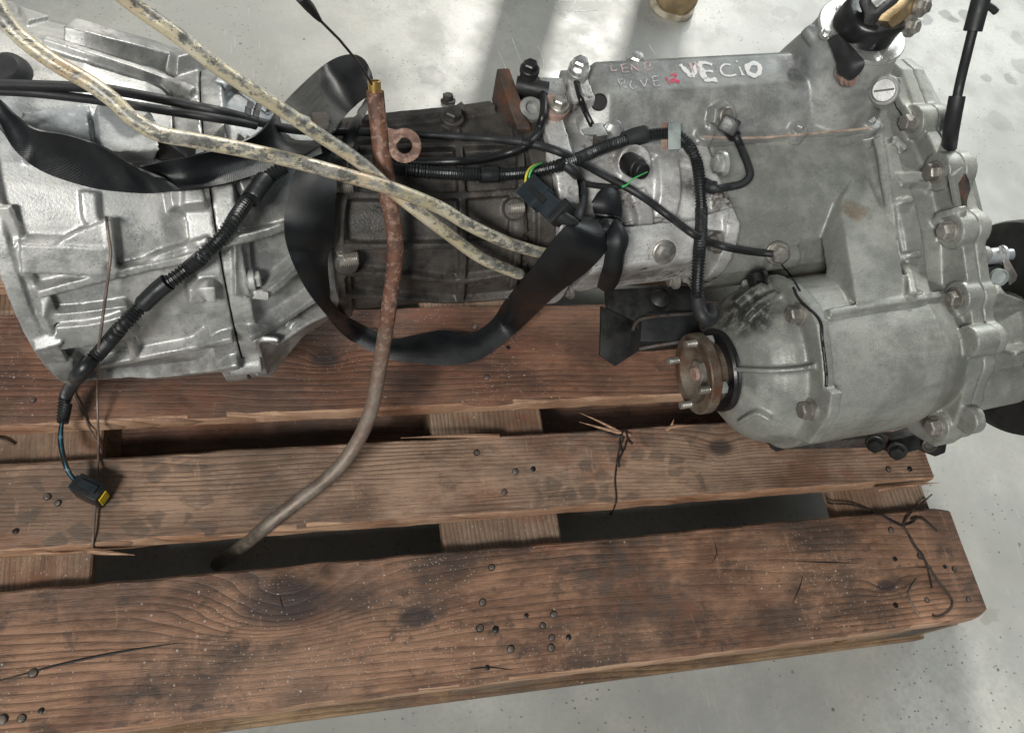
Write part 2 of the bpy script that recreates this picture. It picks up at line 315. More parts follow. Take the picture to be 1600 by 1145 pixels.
def frame(n):
    n = n.normalized(); t = Vector((0, 0, 1)) if abs(n.z) < .9 else Vector((1, 0, 0))
    x = t.cross(n).normalized(); return x, n.cross(x)
def add_lathe(bm, o, axis, prof, seg=40, ph=0):
    x, y = frame(axis); ax = axis.normalized()
    add_loft(bm, [[o + ax * h + (x * math.cos(2 * math.pi * j / seg + ph) + y * math.sin(2 * math.pi * j / seg + ph)) * max(r, 1e-4) for j in range(seg)] for (h, r) in prof])
def add_cyl(bm, p0, p1, r, seg=24, r1=None, ph=0):
    d = p1 - p0; add_lathe(bm, p0, d, [(0, r), (d.length, r if r1 is None else r1)], seg, ph)
def add_prism(bm, pts, down):
    top = [bm.verts.new(p) for p in pts]; bot = [bm.verts.new(p + down) for p in pts]; n = len(pts)
    bm.faces.new(top); bm.faces.new(bot[::-1])
    for j in range(n): bm.faces.new((top[j], bot[j], bot[(j + 1) % n], top[(j + 1) % n]))
def add_obox(bm, c, ex, ey, ez):
    pts = [c + ex * sx + ey * sy + ez for sx, sy in ((-1, -1), (1, -1), (1, 1), (-1, 1))]
    add_prism(bm, pts, ez * -2)
def bevel(bm, wd, seg=2, ang=30):
    bmesh.ops.recalc_face_normals(bm, faces=bm.faces)
    es = [e for e in bm.edges if len(e.link_faces) == 2 and e.calc_face_angle(0) > math.radians(ang)]
    bmesh.ops.bevel(bm, geom=es, offset=wd, segments=seg, affect='EDGES', profile=.6, clamp_overlap=True)
def cr(pts, n):
    """Catmull-Rom through pts (tuples of floats), n samples per span"""
    P = [pts[0]] + list(pts) + [pts[-1]]; out = []
    for i in range(1, len(P) - 2):
        for k in range(n):
            t = k / n
            out.append(tuple(.5 * (2 * b + (c - a) * t + (2 * a - 5 * b + 4 * c - d) * t * t + (3 * b - a - 3 * c + d) * t ** 3) for a, b, c, d in zip(P[i - 1], P[i], P[i + 1], P[i + 2])))
    out.append(tuple(pts[-1])); return out
def add_tube(bm, pts, rad, seg=16, cap=True):
    pts = [Vector(p) for p in pts]; uvl = bm.loops.layers.uv.verify(); L = [0]
    for a, b in zip(pts, pts[1:]): L.append(L[-1] + (b - a).length)
    t0 = (pts[1] - pts[0]).normalized(); x = Vector((0, 0, 1)); x = (x - t0 * x.dot(t0))
    if x.length < .1: x = Vector((1, 0, 0)) - t0 * t0.x
    x.normalize(); rings = []
    for i, p in enumerate(pts):
        t = (pts[min(i + 1, len(pts) - 1)] - pts[max(i - 1, 0)]).normalized()
        x = (x - t * x.dot(t)).normalized(); y = t.cross(x); r = rad(L[i], L[-1]) if callable(rad) else rad
        rings.append([bm.verts.new(p + (x * math.cos(2 * math.pi * j / seg) + y * math.sin(2 * math.pi * j / seg)) * r) for j in range(seg)])
    for i in range(len(rings) - 1):
        for j in range(seg):
            f = bm.faces.new((rings[i][j], rings[i][(j + 1) % seg], rings[i + 1][(j + 1) % seg], rings[i + 1][j]))
            for lp, (ii, jj) in zip(f.loops, ((i, j), (i, j + 1), (i + 1, j + 1), (i + 1, j))): lp[uvl].uv = (L[ii], jj / seg)
    if cap: bm.faces.new(rings[0][::-1]); bm.faces.new(rings[-1])
def dense(pts, step):
    out = [Vector(pts[0])]; acc = 0
    for a, b in zip(pts, pts[1:]):
        a, b = Vector(a), Vector(b); L = (b - a).length; d = step - acc
        while d < L: out.append(a.lerp(b, d / L)); d += step
        acc = (acc + L) % step
    out.append(Vector(pts[-1])); return out
def lay(px, n=10, sm=4):
    """path lying over what has been built: px = (u, v, height above the surface); heights are smoothed along the path"""
    q = cr(px, n); ts = []; hs = []
    for (u, v, o) in q:
        h = first(u, v); d = ray(u, v); hs.append(h[3]); ts.append(h[3] - o)
    for _ in range(sm):
        ts = [ts[0]] + [min((ts[i - 1] + 2 * ts[i] + ts[i + 1]) / 4, hs[i] - min(.002, q[i][2])) for i in range(1, len(ts) - 1)] + [ts[-1]]
    return [CAM + ray(u, v) * t for (u, v, o), t in zip(q, ts)]
def zpath(px, n=10):
    return [Zp(u, v, z) for (u, v, z) in cr(px, n)]

def se(b0, c0, rb, rc, n=2.0, seg=64):
    out = []
    for j in range(seg):
        t = 2 * math.pi * j / seg; c, s = math.cos(t), math.sin(t)
        out.append((b0 + rb * math.copysign(abs(c) ** (2 / n), c), c0 + rc * math.copysign(abs(s) ** (2 / n), s)))
    return out
def polysec(pts, cen, seg=128):
    """closed outline resampled by angle round cen"""
    out = []; n = len(pts); cx, cy = cen
    for j in range(seg):
        t = 2 * math.pi * j / seg; dx, dy = math.cos(t), math.sin(t); best = 0
        for i in range(n):
            x0, y0 = pts[i][0] - cx, pts[i][1] - cy; x1, y1 = pts[(i + 1) % n][0] - cx, pts[(i + 1) % n][1] - cy
            ex, ey = x1 - x0, y1 - y0; det = dx * -ey + ex * dy
            if abs(det) < 1e-12: continue
            r = (x0 * -ey + ex * y0) / det; s = (dx * y0 - dy * x0) / det
            if r > 0 and -1e-9 <= s <= 1 + 1e-9: best = max(best, r)
        out.append((cx + dx * best, cy + dy * best))
    return out
def loft(bm, secs):
    add_loft(bm, [[W(a, b, c) for b, c in s] for a, s in secs])
def bvh(bm):
    bmesh.ops.recalc_face_normals(bm, faces=bm.faces); bm.normal_update(); return BVHTree.FromBMesh(bm)
def cast(b, u, v):
    h = b.ray_cast(CAM, ray(u, v)); return (h[0], h[1]) if h[0] is not None else None
def rib(bm, b, px, wd, ht, n=8, sink=.008, taper=True):
    q = cr(px, n); H = [cast(b, u, v) for u, v in q]; H = [h for h in H if h]
    if len(H) < 3: return
    P = [h[0] for h in H]; Nn = [h[1] for h in H]
    for _ in range(3):
        Nn = [(Nn[max(i - 1, 0)] + Nn[i] + Nn[min(i + 1, len(Nn) - 1)]).normalized() for i in range(len(Nn))]
        P = [P[0]] + [(P[i - 1] + P[i] * 2 + P[i + 1]) / 4 for i in range(1, len(P) - 1)] + [P[-1]]
    rings = []
    for i in range(len(P)):
        t = (P[min(i + 1, len(P) - 1)] - P[max(i - 1, 0)]).normalized(); s = t.cross(Nn[i]).normalized(); k = wd / 2
        rings.append([P[i] - s * k * 1.25 - Nn[i] * sink, P[i] + s * k * 1.25 - Nn[i] * sink, P[i] + s * k * .8 + Nn[i] * ht, P[i] - s * k * .8 + Nn[i] * ht])
    add_loft(bm, rings)
def pad(bm, b, px, ht, sink=.02, n=None):
    H = [cast(b, u, v) for u, v in px]; H = [h for h in H if h]
    if len(H) < 3: return
    nn = n if n is not None else sum((h[1] for h in H), Vector()).normalized()
    add_prism(bm, [h[0] + nn * ht for h in H], nn * -(ht + sink))
def boss(bm, b, u, v, r, ht, axis=None, sink=.02, seg=20, r1=None):
    h = cast(b, u, v)
    if not h: return
    ax = (axis or h[1]).normalized(); add_cyl(bm, h[0] - ax * sink, h[0] + ax * ht, r, seg, r1)
def fuse(name, bm, mat, parent, vox=.0024, it=4, keep=True, smooth=60):
    """cast the pieces in one: voxel union with soft fillets"""
    bmesh.ops.recalc_face_normals(bm, faces=bm.faces)
    o = finish(name, bm, mat, None, 0)
    md = o.modifiers.new('r', 'REMESH'); md.mode = 'VOXEL'; md.voxel_size = vox
    ms = o.modifiers.new('s', 'SMOOTH'); ms.factor = .5; ms.iterations = it
    bpy.context.view_layer.update(); dg = bpy.context.evaluated_depsgraph_get()
    me = bpy.data.meshes.new_from_object(o.evaluated_get(dg)); old = o.data; o.modifiers.clear(); o.data = me; bpy.data.meshes.remove(old)
    me.materials.clear(); me.materials.append(mat); me.shade_smooth()
    t = bmesh.new(); t.from_mesh(me); BV.append(BVHTree.FromBMesh(t)); t.free()
    if parent:
        me.transform(Matrix.Translation(-parent_world(parent))); o.parent = parent
    return o

# ------------------------------------------------------------------ floor and pallet
bm = bmesh.new(); bmesh.ops.create_grid(bm, x_segments=2, y_segments=2, size=9)
floor = finish('floor', bm, M['floor'], None, 0, 'structure')
def quad_bvh(x0, x1, y0, y1, z0, z1):
    b = bmesh.new(); bmesh.ops.create_cube(b, size=1, matrix=Matrix.Translation(((x0 + x1) / 2, (y0 + y1) / 2, (z0 + z1) / 2)) @ Matrix.Diagonal((x1 - x0, y1 - y0, z1 - z0, 1)))
    BV.append(BVHTree.FromBMesh(b)); b.free()
quad_bvh(-6, 6, -6, 6, -.1, 0)

pallet = thing('wooden_pallet', 'worn brown wooden pallet lying on the concrete under the gearbox', 'pallet', (-.6, .4, 0))
def board(name, x0, x1, y0, y1, z0, z1, mats, seed, wear=.0012, near_mat=1, corner=0.0, ends=True, n=110):
    bm = bmesh.new(); rings = []; quad_bvh(x0, x1, y0, y1, z0, z1)
    for i in range(n + 1):
        t = i / n; x = x0 + (x1 - x0) * t
        f = lambda k, s: mnoise.noise(Vector((x * s, k * 7.3 + seed * 3.1, seed))) 
        ya = y0 + f(1, 3) * wear * 1.5 + f(2, 30) * wear; yb = y1 + f(3, 3) * wear * 1.5 + f(4, 30) * wear
        chip = max(0, f(5, 9) - .28) * .02; chipb = max(0, f(6, 9) - .3) * .016
        if corner:
            e = max(0, 1 - (x1 - x) / corner); ya += .009 * e ** 2.5; yb -= .004 * e ** 3; ya -= .0
        ch = .0022 + abs(f(7, 25)) * .003
        z = z1 + f(8, 2.5) * .0012
        rings.append([(x, ya, z0), (x, ya, z - .007 - chip), (x, ya + ch * .3, z - ch - chip), (x, ya + ch + chip * .8, z), (x, (ya * 2 + yb) / 3, z + f(9, 9) * .0006), (x, (ya + yb * 2) / 3, z + f(10, 9) * .0006), (x, yb - ch - chipb, z), (x, yb, z - ch), (x, yb, z0)])
    # uneven saw-cut ends
    for k in range(9):
        j = mnoise.noise(Vector((k * 1.7, seed, 3))) * .003
        rings[0][k] = (rings[0][k][0] + j,) + rings[0][k][1:]; rings[-1][k] = (rings[-1][k][0] + j,) + rings[-1][k][1:]
    add_loft(bm, rings); bm.normal_update()
    o = finish(name, bm, mats, pallet, 40)
    for p in o.data.polygons:
        if near_mat and p.normal.y < -.8: p.material_index = near_mat
    return o
TOP, STR = .144, .122
K1 = [(-.855, .104, .050, .085, .042), (-.715, .075, .012, .035, .020), (-.125, .052, .012, .025, .014)]
d1 = wood('dark stained board', knots=K1, light=(.385, .212, .128), deep=(.145, .070, .041), grey=.28, seed=1, spacing=.0085, dirt=.74, white=.8, tread=[(-.45, .12, .10)])
d2 = wood('scuffed grey brown board', knots=[(-.30, .25, .008, .03, .02)], light=(.43, .278, .188), deep=(.215, .128, .083), grey=.35, seed=2, spacing=.0055, dirt=.36, white=.35, tread=[(-.45, .25, .14), (-1.02, .21, .13), (-.36, .21, .12), (-.9, .2, .1)])
d3 = wood('reddish brown board', knots=[(-.80, .40, .012, .03, .02)], light=(.285, .138, .082), deep=(.115, .052, .032), grey=.3, seed=3, spacing=.0075, dirt=.55, white=.6)
d4 = wood('far deck board', light=(.36, .27, .19), deep=(.2, .13, .085), grey=.4, seed=4, dirt=.35)
board('deck_board', -1.2, .006, -.002, .145, STR, TOP, [d1, M['wood_fresh']], 1, .0016, 1, .04)
board('deck_board', -1.2, .002, .185, .285, STR, TOP, [d2, M['wood_fresh']], 2)
board('deck_board', -1.2, 0, .3275, .4725, STR, TOP, [d3, M['wood_fresh']], 3)
board('deck_board', -1.2, 0, .515, .615, STR, TOP, [d4, M['wood_fresh']], 4)
board('deck_board', -1.2, 0, .655, .8, STR, TOP, [d4, M['wood_fresh']], 5)
def blk(name, x0, x1, y0, y1, z0, z1, mat, bv=.002):
    bm = bmesh.new(); bmesh.ops.create_cube(bm, size=1, matrix=Matrix.Translation(((x0 + x1) / 2, (y0 + y1) / 2, (z0 + z1) / 2)) @ Matrix.Diagonal((x1 - x0, y1 - y0, z1 - z0, 1)))
    bmesh.ops.bevel(bm, geom=bm.edges[:], offset=bv, segments=1, affect='EDGES'); quad_bvh(x0, x1, y0, y1, z0, z1)
    return finish(name, bm, mat, pallet, 30)
bmat = wood('end grain block', light=(.40, .27, .13), deep=(.23, .13, .06), grey=.1, seed=8, spacing=.007, dirt=.4, knots=[(-.05, .0, .05, .05, .05)])
for x0, x1 in ((-1.2, -1.055), (-.6725, -.5275), (-.145, -.002)):
    blk('stringer_board', x0, x1, .003, .797, .100, STR - .001, M['wood_block'])
    for y0, y1 in ((.0005, .1), (.33, .47), (.70, .794)):
        blk('block', x0 + .002, x1 - .002, y0, y1, .022, .0995, M['wood_olive'] if x0 < -.2 else bmat)
for y0, y1 in ((-.005, .1), (.262, .47), (.696, .796)):
    blk('bottom_board', -1.2, -.001, y0, y1, .001, .0215, M['wood_olive'] if y0 < .1 else d3)
bm = bmesh.new(); add_lathe(bm, Vector((0, 0, -.004)), Vector((0, 0, 1)), [(0, .0058), (.0042, .0058), (.0044, .0054), (.0045, .0043)], 14)
k0 = len(bm.faces); add_lathe(bm, Vector((0, 0, -.004)), Vector((0, 0, 1)), [(.002, .0035), (.0040, .0048), (.0052, .0048), (.0058, .0040), (.0059, .001)], 14)
bm.faces.ensure_lookup_table()
for f in list(bm.faces)[:k0]: f.material_index = 1
nail0 = finish('nail', bm, [M['nail'], M['hole']], None, 40); used = 0
dark_nail = nail0.data.copy(); dark_nail.materials[0] = M['hole']
def nail(u, v, s=1.0):
    global used
    o = nail0 if not used else nail0.copy()
    if used: COL.objects.link(o)
    used += 1; o.parent = pallet
    if used % 3 == 0: o.data = dark_nail; s *= .75
    o.location = hit(u, v) - pallet.location + Vector((0, 0, .0009)); o.scale = (s, s, s)
    o.rotation_euler = (random.uniform(-.15, .15), random.uniform(-.15, .15), random.random() * 6)
for q in [(768, 886), (754, 941), (822, 962), (865, 960), (750, 981), (774, 983), (848, 977), (862, 996), (888, 996), (861, 1012), (798, 1014), (761, 1043),
          (52, 1051), (34, 1122), (64, 1110), (4, 1124), (1392, 828), (1398, 873), (1437, 868), (1491, 889), (1476, 885), (1448, 937), (1513, 936), (1399, 945),
          (745, 707), (788, 769), (833, 733), (805, 737), (1388, 733), (1421, 733), (74, 776), (90, 786), (24, 830), (52, 625), (742, 510), (794, 543), (760, 590)]:
    nail(*q, s=random.uniform(.6, .85))
def splinter(px, r, mat, kind='splinter'):
    bm = bmesh.new(); P = zpath(px, 6); n = len(P)
    add_tube(bm, P, lambda l, L: max(.0004, r * (1 - (l / L) ** 1.6)), 6); return finish(kind, bm, mat, pallet, 50)
splinter([(139, 860, .138), (165, 863, .142), (211, 867, .146)], .0035, M['wood_fresh'])
splinter([(780, 682, .147), (720, 681, .150), (626, 684, .152)], .003, M['wood_fresh'])
splinter([(985, 680, .147), (945, 670, .152), (905, 659, .158)], .0028, M['wood_fresh'])
splinter([(970, 676, .148), (940, 660, .155), (906, 645, .163)], .0022, M['wood_fresh'])
splinter([(1040, 671, .148), (1056, 666, .152), (1085, 664, .155)], .003, M['wood_fresh'])
splinter([(1048, 668, .148), (1051, 660, .156), (1053, 655, .16)], .002, M['wood_fresh'])
splinter([(1370, 765, .146), (1430, 757, .147), (1468, 754, .147)], .004, M['wood_fresh'])
splinter([(30, 856, .13), (80, 864, .132), (130, 862, .134)], .004, M['wood_fresh'])

# ------------------------------------------------------------------ gearbox castings
gear = thing('gearbox', 'large dirty aluminium gearbox with transfer case lying across the pallet', 'gearbox', (-.5, .42, .146))
FW = EX * -1.0
def padh(bm, b, px, sink, n):
    H = [(cast(b, u, v), h) for u, v, h in px]; n = n.normalized()
    add_prism(bm, [h[0] + n * ht for h, ht in H if h], n * -sink)
# bell housing
bm = bmesh.new()
loft(bm, [(-.426, se(.03, .027, .184, .184)), (-.413, se(.03, .027, .184, .184)), (-.411, se(.03, .03, .171, .172)), (-.345, se(.022, .022, .164, .167)), (-.30, se(.012, .012, .157, .159)), (-.262, se(0, 0, .143, .146)), (-.25, se(0, 0, .143, .146))])
loft(bm, [(-.279, se(0, 0, .1625, .164)), (-.2568, se(0, 0, .1625, .164))])
b = bvh(bm)
rib(bm, b, [(0, 322), (16, 360), (32, 399), (45, 451), (58, 490), (72, 525), (92, 560)], .008, 0.0081)
rib(bm, b, [(45, 452), (110, 437), (172, 422), (245, 408), (322, 393)], .009, 0.0135)
rib(bm, b, [(210, 417), (250, 397), (290, 384), (326, 374)], .007, 0.0108)
rib(bm, b, [(36, 396), (100, 399), (166, 401)], .030, 0.0135)
pad(bm, b, [(60, 392), (120, 358), (166, 340), (172, 372), (172, 404), (110, 404)], .013)
pad(bm, b, [(49, 456), (66, 453), (78, 486), (68, 517), (54, 490)], .010)
rib(bm, b, [(66, 512), (110, 508), (158, 503), (205, 490)], .034, 0.0162)
rib(bm, b, [(72, 484), (130, 480), (200, 470)], .008, 0.0108)
rib(bm, b, [(98, 560), (150, 557), (212, 546), (290, 532), (364, 519)], .010, 0.0121)
rib(bm, b, [(128, 585), (210, 574), (290, 566), (372, 556)], .012, 0.0135)
rib(bm, b, [(258, 312), (290, 311), (322, 308)], .020, 0.0162)
rib(bm, b, [(290, 452), (310, 451), (338, 450)], .018, 0.0162)
rib(bm, b, [(168, 340), (172, 372), (178, 420)], .007, 0.0135)
rib(bm, b, [(140, 300), (142, 330), (146, 346)], .014, 0.0081)
rib(bm, b, [(196, 506), (206, 530), (212, 550)], .007, 0.0121)
rib(bm, b, [(100, 545), (98, 562), (110, 575)], .02, 0.0108)
pad(bm, b, [(145, 182), (222, 183), (238, 212), (240, 252), (152, 258)], .022)
rib(bm, b, [(32, 208), (85, 184), (140, 180)], .010, 0.0108)
pad(bm, b, [(36, 182), (136, 180), (146, 250), (40, 256)], .010)
rib(bm, b, [(70, 70), (150, 96), (230, 122), (304, 150)], .010, 0.0081)
rib(bm, b, [(110, 62), (190, 84), (300, 112)], .030, 0.0162)
pad(bm, b, [(26, 18), (68, 17), (74, 34), (40, 42)], .006)
for (u, v) in ((318, 150), (376, 570)): boss(bm, b, u, v, .0105, .010, FW)
bell = fuse('bell_housing', bm, M['alu'], gear, .0014, 2)
# adapter housing behind the bell
bm = bmesh.new()
loft(bm, [(-.2556, se(0, 0, .161, .1625)), (-.237, se(0, 0, .161, .1625)), (-.2355, se(0, 0, .145, .147)), (-.175, se(0, 0, .113, .114)), (-.152, se(0, 0, .102, .103)), (-.150, se(0, 0, .085, .085)), (-.13, se(0, 0, .08, .08))])
b = bvh(bm)
rib(bm, b, [(345, 378), (400, 364), (442, 353), (480, 345)], .009, 0.0162)
rib(bm, b, [(392, 458), (425, 432), (460, 404)], .010, 0.0189)
rib(bm, b, [(388, 513), (435, 484), (488, 450)], .009, 0.0162)
pad(bm, b, [(362, 378), (386, 375), (393, 455), (386, 464), (364, 460)], .007)
g0, g1, g2 = W(-.2345, -.147, -.074), W(-.160, -.092, -.053), cast(b, 404, 533)[0]
gn = (g1 - g0).cross(g2 - g0).normalized(); gn = gn if gn.dot(CAM - g0) > 0 else -gn
gp_ = lambda u, v: CAM + ray(u, v) * ((g0 - CAM).dot(gn) / ray(u, v).dot(gn))
add_prism(bm, [gp_(u, v) for u, v in ((398, 534), (402, 588), (424, 588), (508, 484), (500, 470), (466, 490), (436, 508))], gn * -.020)
rib(bm, b, [(404, 528), (440, 505), (470, 486), (505, 470)], .006, 0.0189)
rib(bm, b, [(345, 130), (380, 148), (420, 175)], .012, 0.0135)
boss(bm, b, 455, 500, .012, .012)
boss(bm, b, 380, 575, .014, .004, FW, .03)
fuse('adapter_housing', bm, M['alu'], gear, .0014, 2)
# dark main case
bm = bmesh.new()
loft(bm, [(-.158, se(0, 0, .104, .104, 2.4)), (-.142, se(0, 0, .104, .104, 2.4)), (-.140, se(0, 0, .096, .096, 2.5)), (.05, se(0, 0, .099, .099, 2.5)), (.052, se(0, 0, .107, .107, 2.3)), (.071, se(0, 0, .107, .107, 2.3))])
b = bvh(bm)
for path in ([(520, 309), (620, 309), (715, 308), (820, 301)], [(520, 383), (600, 381), (715, 378), (822, 371)], [(528, 420), (625, 422), (715, 431), (822, 415)], [(528, 452), (620, 457), (715, 462), (822, 452)], [(560, 240), (640, 236), (720, 233), (830, 229)]):
    rib(bm, b, path, .0075, .009)
for path in ([(705, 175), (716, 240), (720, 308), (722, 380), (718, 462)], [(548, 200), (540, 260), (532, 330), (530, 400), (534, 455)], [(806, 200), (812, 250), (812, 310), (808, 380), (800, 440)]):
    rib(bm, b, path, .009, .009)
rib(bm, b, [(560, 196), (640, 188), (700, 182), (770, 172)], .018, .008)
pad(bm, b, [(682, 172), (700, 162), (722, 172), (720, 192), (706, 204), (690, 196)], .012)
pad(bm, b, [(796, 306), (818, 304), (822, 360), (802, 372), (792, 362)], .008)
boss(bm, b, 540, 405, .012, .012); boss(bm, b, 535, 294, .012, .010); boss(bm, b, 801, 326, .011, .010)
fuse('main_case', bm, M['iron'], gear, .0014, 2)
# speckled rear plate
bm = bmesh.new()
loft(bm, [(.0718, se(0, 0, .117, .117, 2.3)), (.094, se(0, 0, .117, .117, 2.3))])
b = bvh(bm)
pad(bm, b, [(856, 235), (874, 240), (872, 275), (858, 270)], .006)
fuse('rear_plate', bm, M['alu_white'], gear, .0018, 2)
# extension housing
XS = [(.12, .074), (.02, .072), (-.030, .068), (-.050, .048), (-.062, .018), (-.070, -.02), (-.075, -.05), (-.075, -.08), (0, -.115), (.1, -.1)]
X2 = [(.11, .064), (.02, .062), (-.035, .060), (-.072, .040), (-.090, .012), (-.098, -.02), (-.098, -.05), (-.085, -.08), (0, -.12), (.1, -.1)]
bm = bmesh.new()
loft(bm, [(.0945, polysec(XS, (0, -.02))), (.28, polysec(X2, (0, -.02)))])
CF = [(x_, min(z_, .055)) for x_, z_ in se(0, -.004, .119, .112)]
loft(bm, [(.268, CF), (.2845, CF)])
b = bvh(bm)
pad(bm, b, [(878, 150), (908, 150), (922, 186), (886, 190)], .030, .03, n=EZ)
SB = [(-.087, .057), (-.106, .0565), (-.119, .042), (-.119, .040), (-.1245, .040), (-.1255, .032), (-.1235, .024), (-.115, 0), (-.102, -.045), (-.085, -.07), (-.07, -.05), (-.087, -.02)]
loft(bm, [(.108, polysec(SB, (-.1, 0))), (.236, polysec(SB, (-.1, 0)))])
boss(bm, b, 984, 254, .020, .014, (EZ - EY).normalized())
rib(bm, b, [(1040, 250), (1044, 300), (1036, 340)], .03, .008)
rib(bm, b, [(900, 262), (940, 242), (1000, 236), (1080, 250)], .02, .008)
rib(bm, b, [(1056, 356), (1100, 350), (1130, 345)], .02, .02)
rib(bm, b, [(905, 436), (940, 424), (1000, 413), (1050, 404)], .010, .006)
rib(bm, b, [(975, 350), (1000, 346), (1034, 342)], .006, .004)
rib(bm, b, [(990, 300), (1003, 330), (1004, 350)], .022, .012)
boss(bm, b, 1037, 394, .016, .006); boss(bm, b, 1128, 254, .017, .006, FW, .03)
fuse('extension_housing', bm, M['alu_white'], gear, .0018, 2)
# transfer case with its rear flange
UP = [(.11, .056), (.012, .056), (-.03, .050), (-.07, .037), (-.098, .004), (-.110, -.03), (-.108, -.06), (-.09, -.1), (0, -.13), (.1, -.12)]
FL = [(.10, .088), (.071, .097), (.004, .086), (-.069, .082), (-.137, .063), (-.206, .03), (-.258, .004), (-.29, -.03), (-.330, -.09), (-.338, -.13), (-.30, -.165), (-.2, -.175), (-.1, -.15), (0, -.14), (.1, -.12), (.12, 0)]
FS = [(.08, .07), (.05, .072), (0, .062), (-.066, .055), (-.125, .036), (-.188, -.006), (-.232, -.034), (-.258, -.058), (-.29, -.1), (-.295, -.13), (-.27, -.15), (-.2, -.16), (-.1, -.15), (0, -.14), (.08, -.12), (.1, 0)]
CE = (-.08, -.04)
bm = bmesh.new()
loft(bm, [(.286, polysec(UP, (0, -.03))), (.52, polysec(UP, (0, -.03)))])
loft(bm, [(.337, se(-.22, -.07, .097, .097, 2.3)), (.49, se(-.220, -.07, .098, .098, 2.3)), (.55, se(-.212, -.078, .088, .080, 2.2))])
loft(bm, [(.475, polysec([(.07, .05), (-.03, .045), (-.09, .02), (-.12, -.02), (-.2, -.1), (0, -.12)], CE)), (.50, polysec(FS, CE)), (.552, polysec(FS, CE))])
loft(bm, [(.547, polysec(FL, CE)), (.5635, polysec(FL, CE))])
b = bvh(bm)
padh(bm, b, [(1303, 316, .013), (1318, 296, .006), (1345, 262, -.002), (1372, 240, -.002), (1390, 320, .003), (1412, 462, .006), (1326, 468, .014)], .05, n=(EZ * .7 - EY * .7).normalized())
rib(bm, b, [(1370, 222), (1383, 280), (1398, 350), (1412, 420), (1418, 470)], .012, .014)
rib(bm, b, [(1388, 224), (1398, 226), (1410, 240)], .010, .010)
rib(bm, b, [(1395, 324), (1406, 318), (1418, 316)], .009, .012); rib(bm, b, [(1408, 404), (1418, 398), (1430, 397)], .009, .012)
rib(bm, b, [(1380, 228), (1404, 300), (1420, 360), (1434, 460)], .030, .006)
rib(bm, b, [(1400, 285), (1430, 282), (1460, 290)], .02, .008)
rib(bm, b, [(1292, 492), (1360, 480), (1440, 468), (1470, 462)], .010, .006)
rib(bm, b, [(1180, 215), (1260, 212), (1365, 203)], .02, .004)
rib(bm, b, [(1404, 125), (1416, 160), (1436, 188)], .012, .012)
rib(bm, b, [(1455, 350), (1478, 336), (1500, 332)], .01, .012)
for (u, v, r) in ((1424, 191, .020), (1462, 269, .022), (1484, 361, .021), (1494, 466, .020), (1510, 534, .020), (1494, 572, .018), (1464, 666, .019)):
    P = Lp(u, v, 'a', .541); add_cyl(bm, P, P + EX * .022, r, 24)
P = Lp(1510, 534, 'a', .528); add_cyl(bm, P, P + EX * .03, .018, 24)
P = Lp(1509, 657, 'a', .55); add_cyl(bm, P, P + EX * .014, .017, 24)
boss(bm, b, 1205, 402, .016, .01, FW, .03)
fuse('transfer_case', bm, M['grey'], gear, .0018, 2)
# front output housing
bm = bmesh.new(); TC = W(.0, -.217, -.067)
add_lathe(bm, TC + EX * .268, EX, [(0, .050), (.003, .055), (.008, .064), (.020, .079), (.030, .087), (.042, .092), (.054, .095), (.0685, .096)], 56)
front = [(1165, 460), (1200, 430), (1235, 446), (1264, 478), (1276, 505), (1284, 560), (1287, 606), (1299, 616), (1294, 650), (1264, 694), (1205, 674)]
pts = [Lp(u, v, 'a', .322) for u, v in front] + [W(.322, -.24, -.17), W(.322, -.14, -.14), W(.322, -.115, -.04)]
add_prism(bm, pts, EX * .0140)
b = bvh(bm)
for px in ([(1168, 500), (1190, 478), (1220, 462)], [(1150, 575), (1215, 578), (1276, 572)], [(1160, 655), (1185, 640), (1205, 650)], [(1155, 478), (1175, 462), (1205, 448)]): rib(bm, b, px, .006, .010)
fuse('front_output_housing', bm, M['grey'], gear, .0018, 2)
# gear lever housing
bm = bmesh.new()
LH = [(.128, .062), (.018, .062), (.020, .070), (.046, .100), (.053, .105), (.097, .106), (.106, .100)]
LH0 = [(.122, .062), (.024, .062), (.025, .066), (.035, .072), (.04, .074), (.105, .074), (.112, .072)]
ctr = (.07, .075)
loft(bm, [(.128, polysec(LH0, (.07, .067))), (.134, polysec([(q[0], .062 + (q[1] - .062) * .5) for q in LH], (.07, .070))), (.160, polysec(LH, ctr)), (.48, polysec(LH, ctr)), (.510, polysec([(q[0], q[1]) for q in LH0], (.07, .067)))])
add_prism(bm, [W(.132, .008, .0675), W(.515, .008, .0675), W(.515, .13, .0675), W(.132, .13, .0675)], EZ * -.011)
T0 = W(.462, .079, 0)
add_lathe(bm, T0 + EZ * .06, EZ, [(0, .074), (.02, .069), (.045, .061), (.065, .054), (.09, .0490)], 48)
b = bvh(bm)
for u, v in ((1246, 206), (1360, 198), (1100, 213)): boss(bm, b, u, v, .011, .006, EZ, .012)
boss(bm, b, 1378, 142, .019, .012); boss(bm, b, 1324, 112, .014, .006); boss(bm, b, 1126, 184, .018, .004)
boss(bm, b, 1268, 56, .0085, .010, (EY - EX * .4 + EZ * .2).normalized())
lever_h = fuse('lever_housing', bm, M['alu_dark'], gear, .0018, 2)

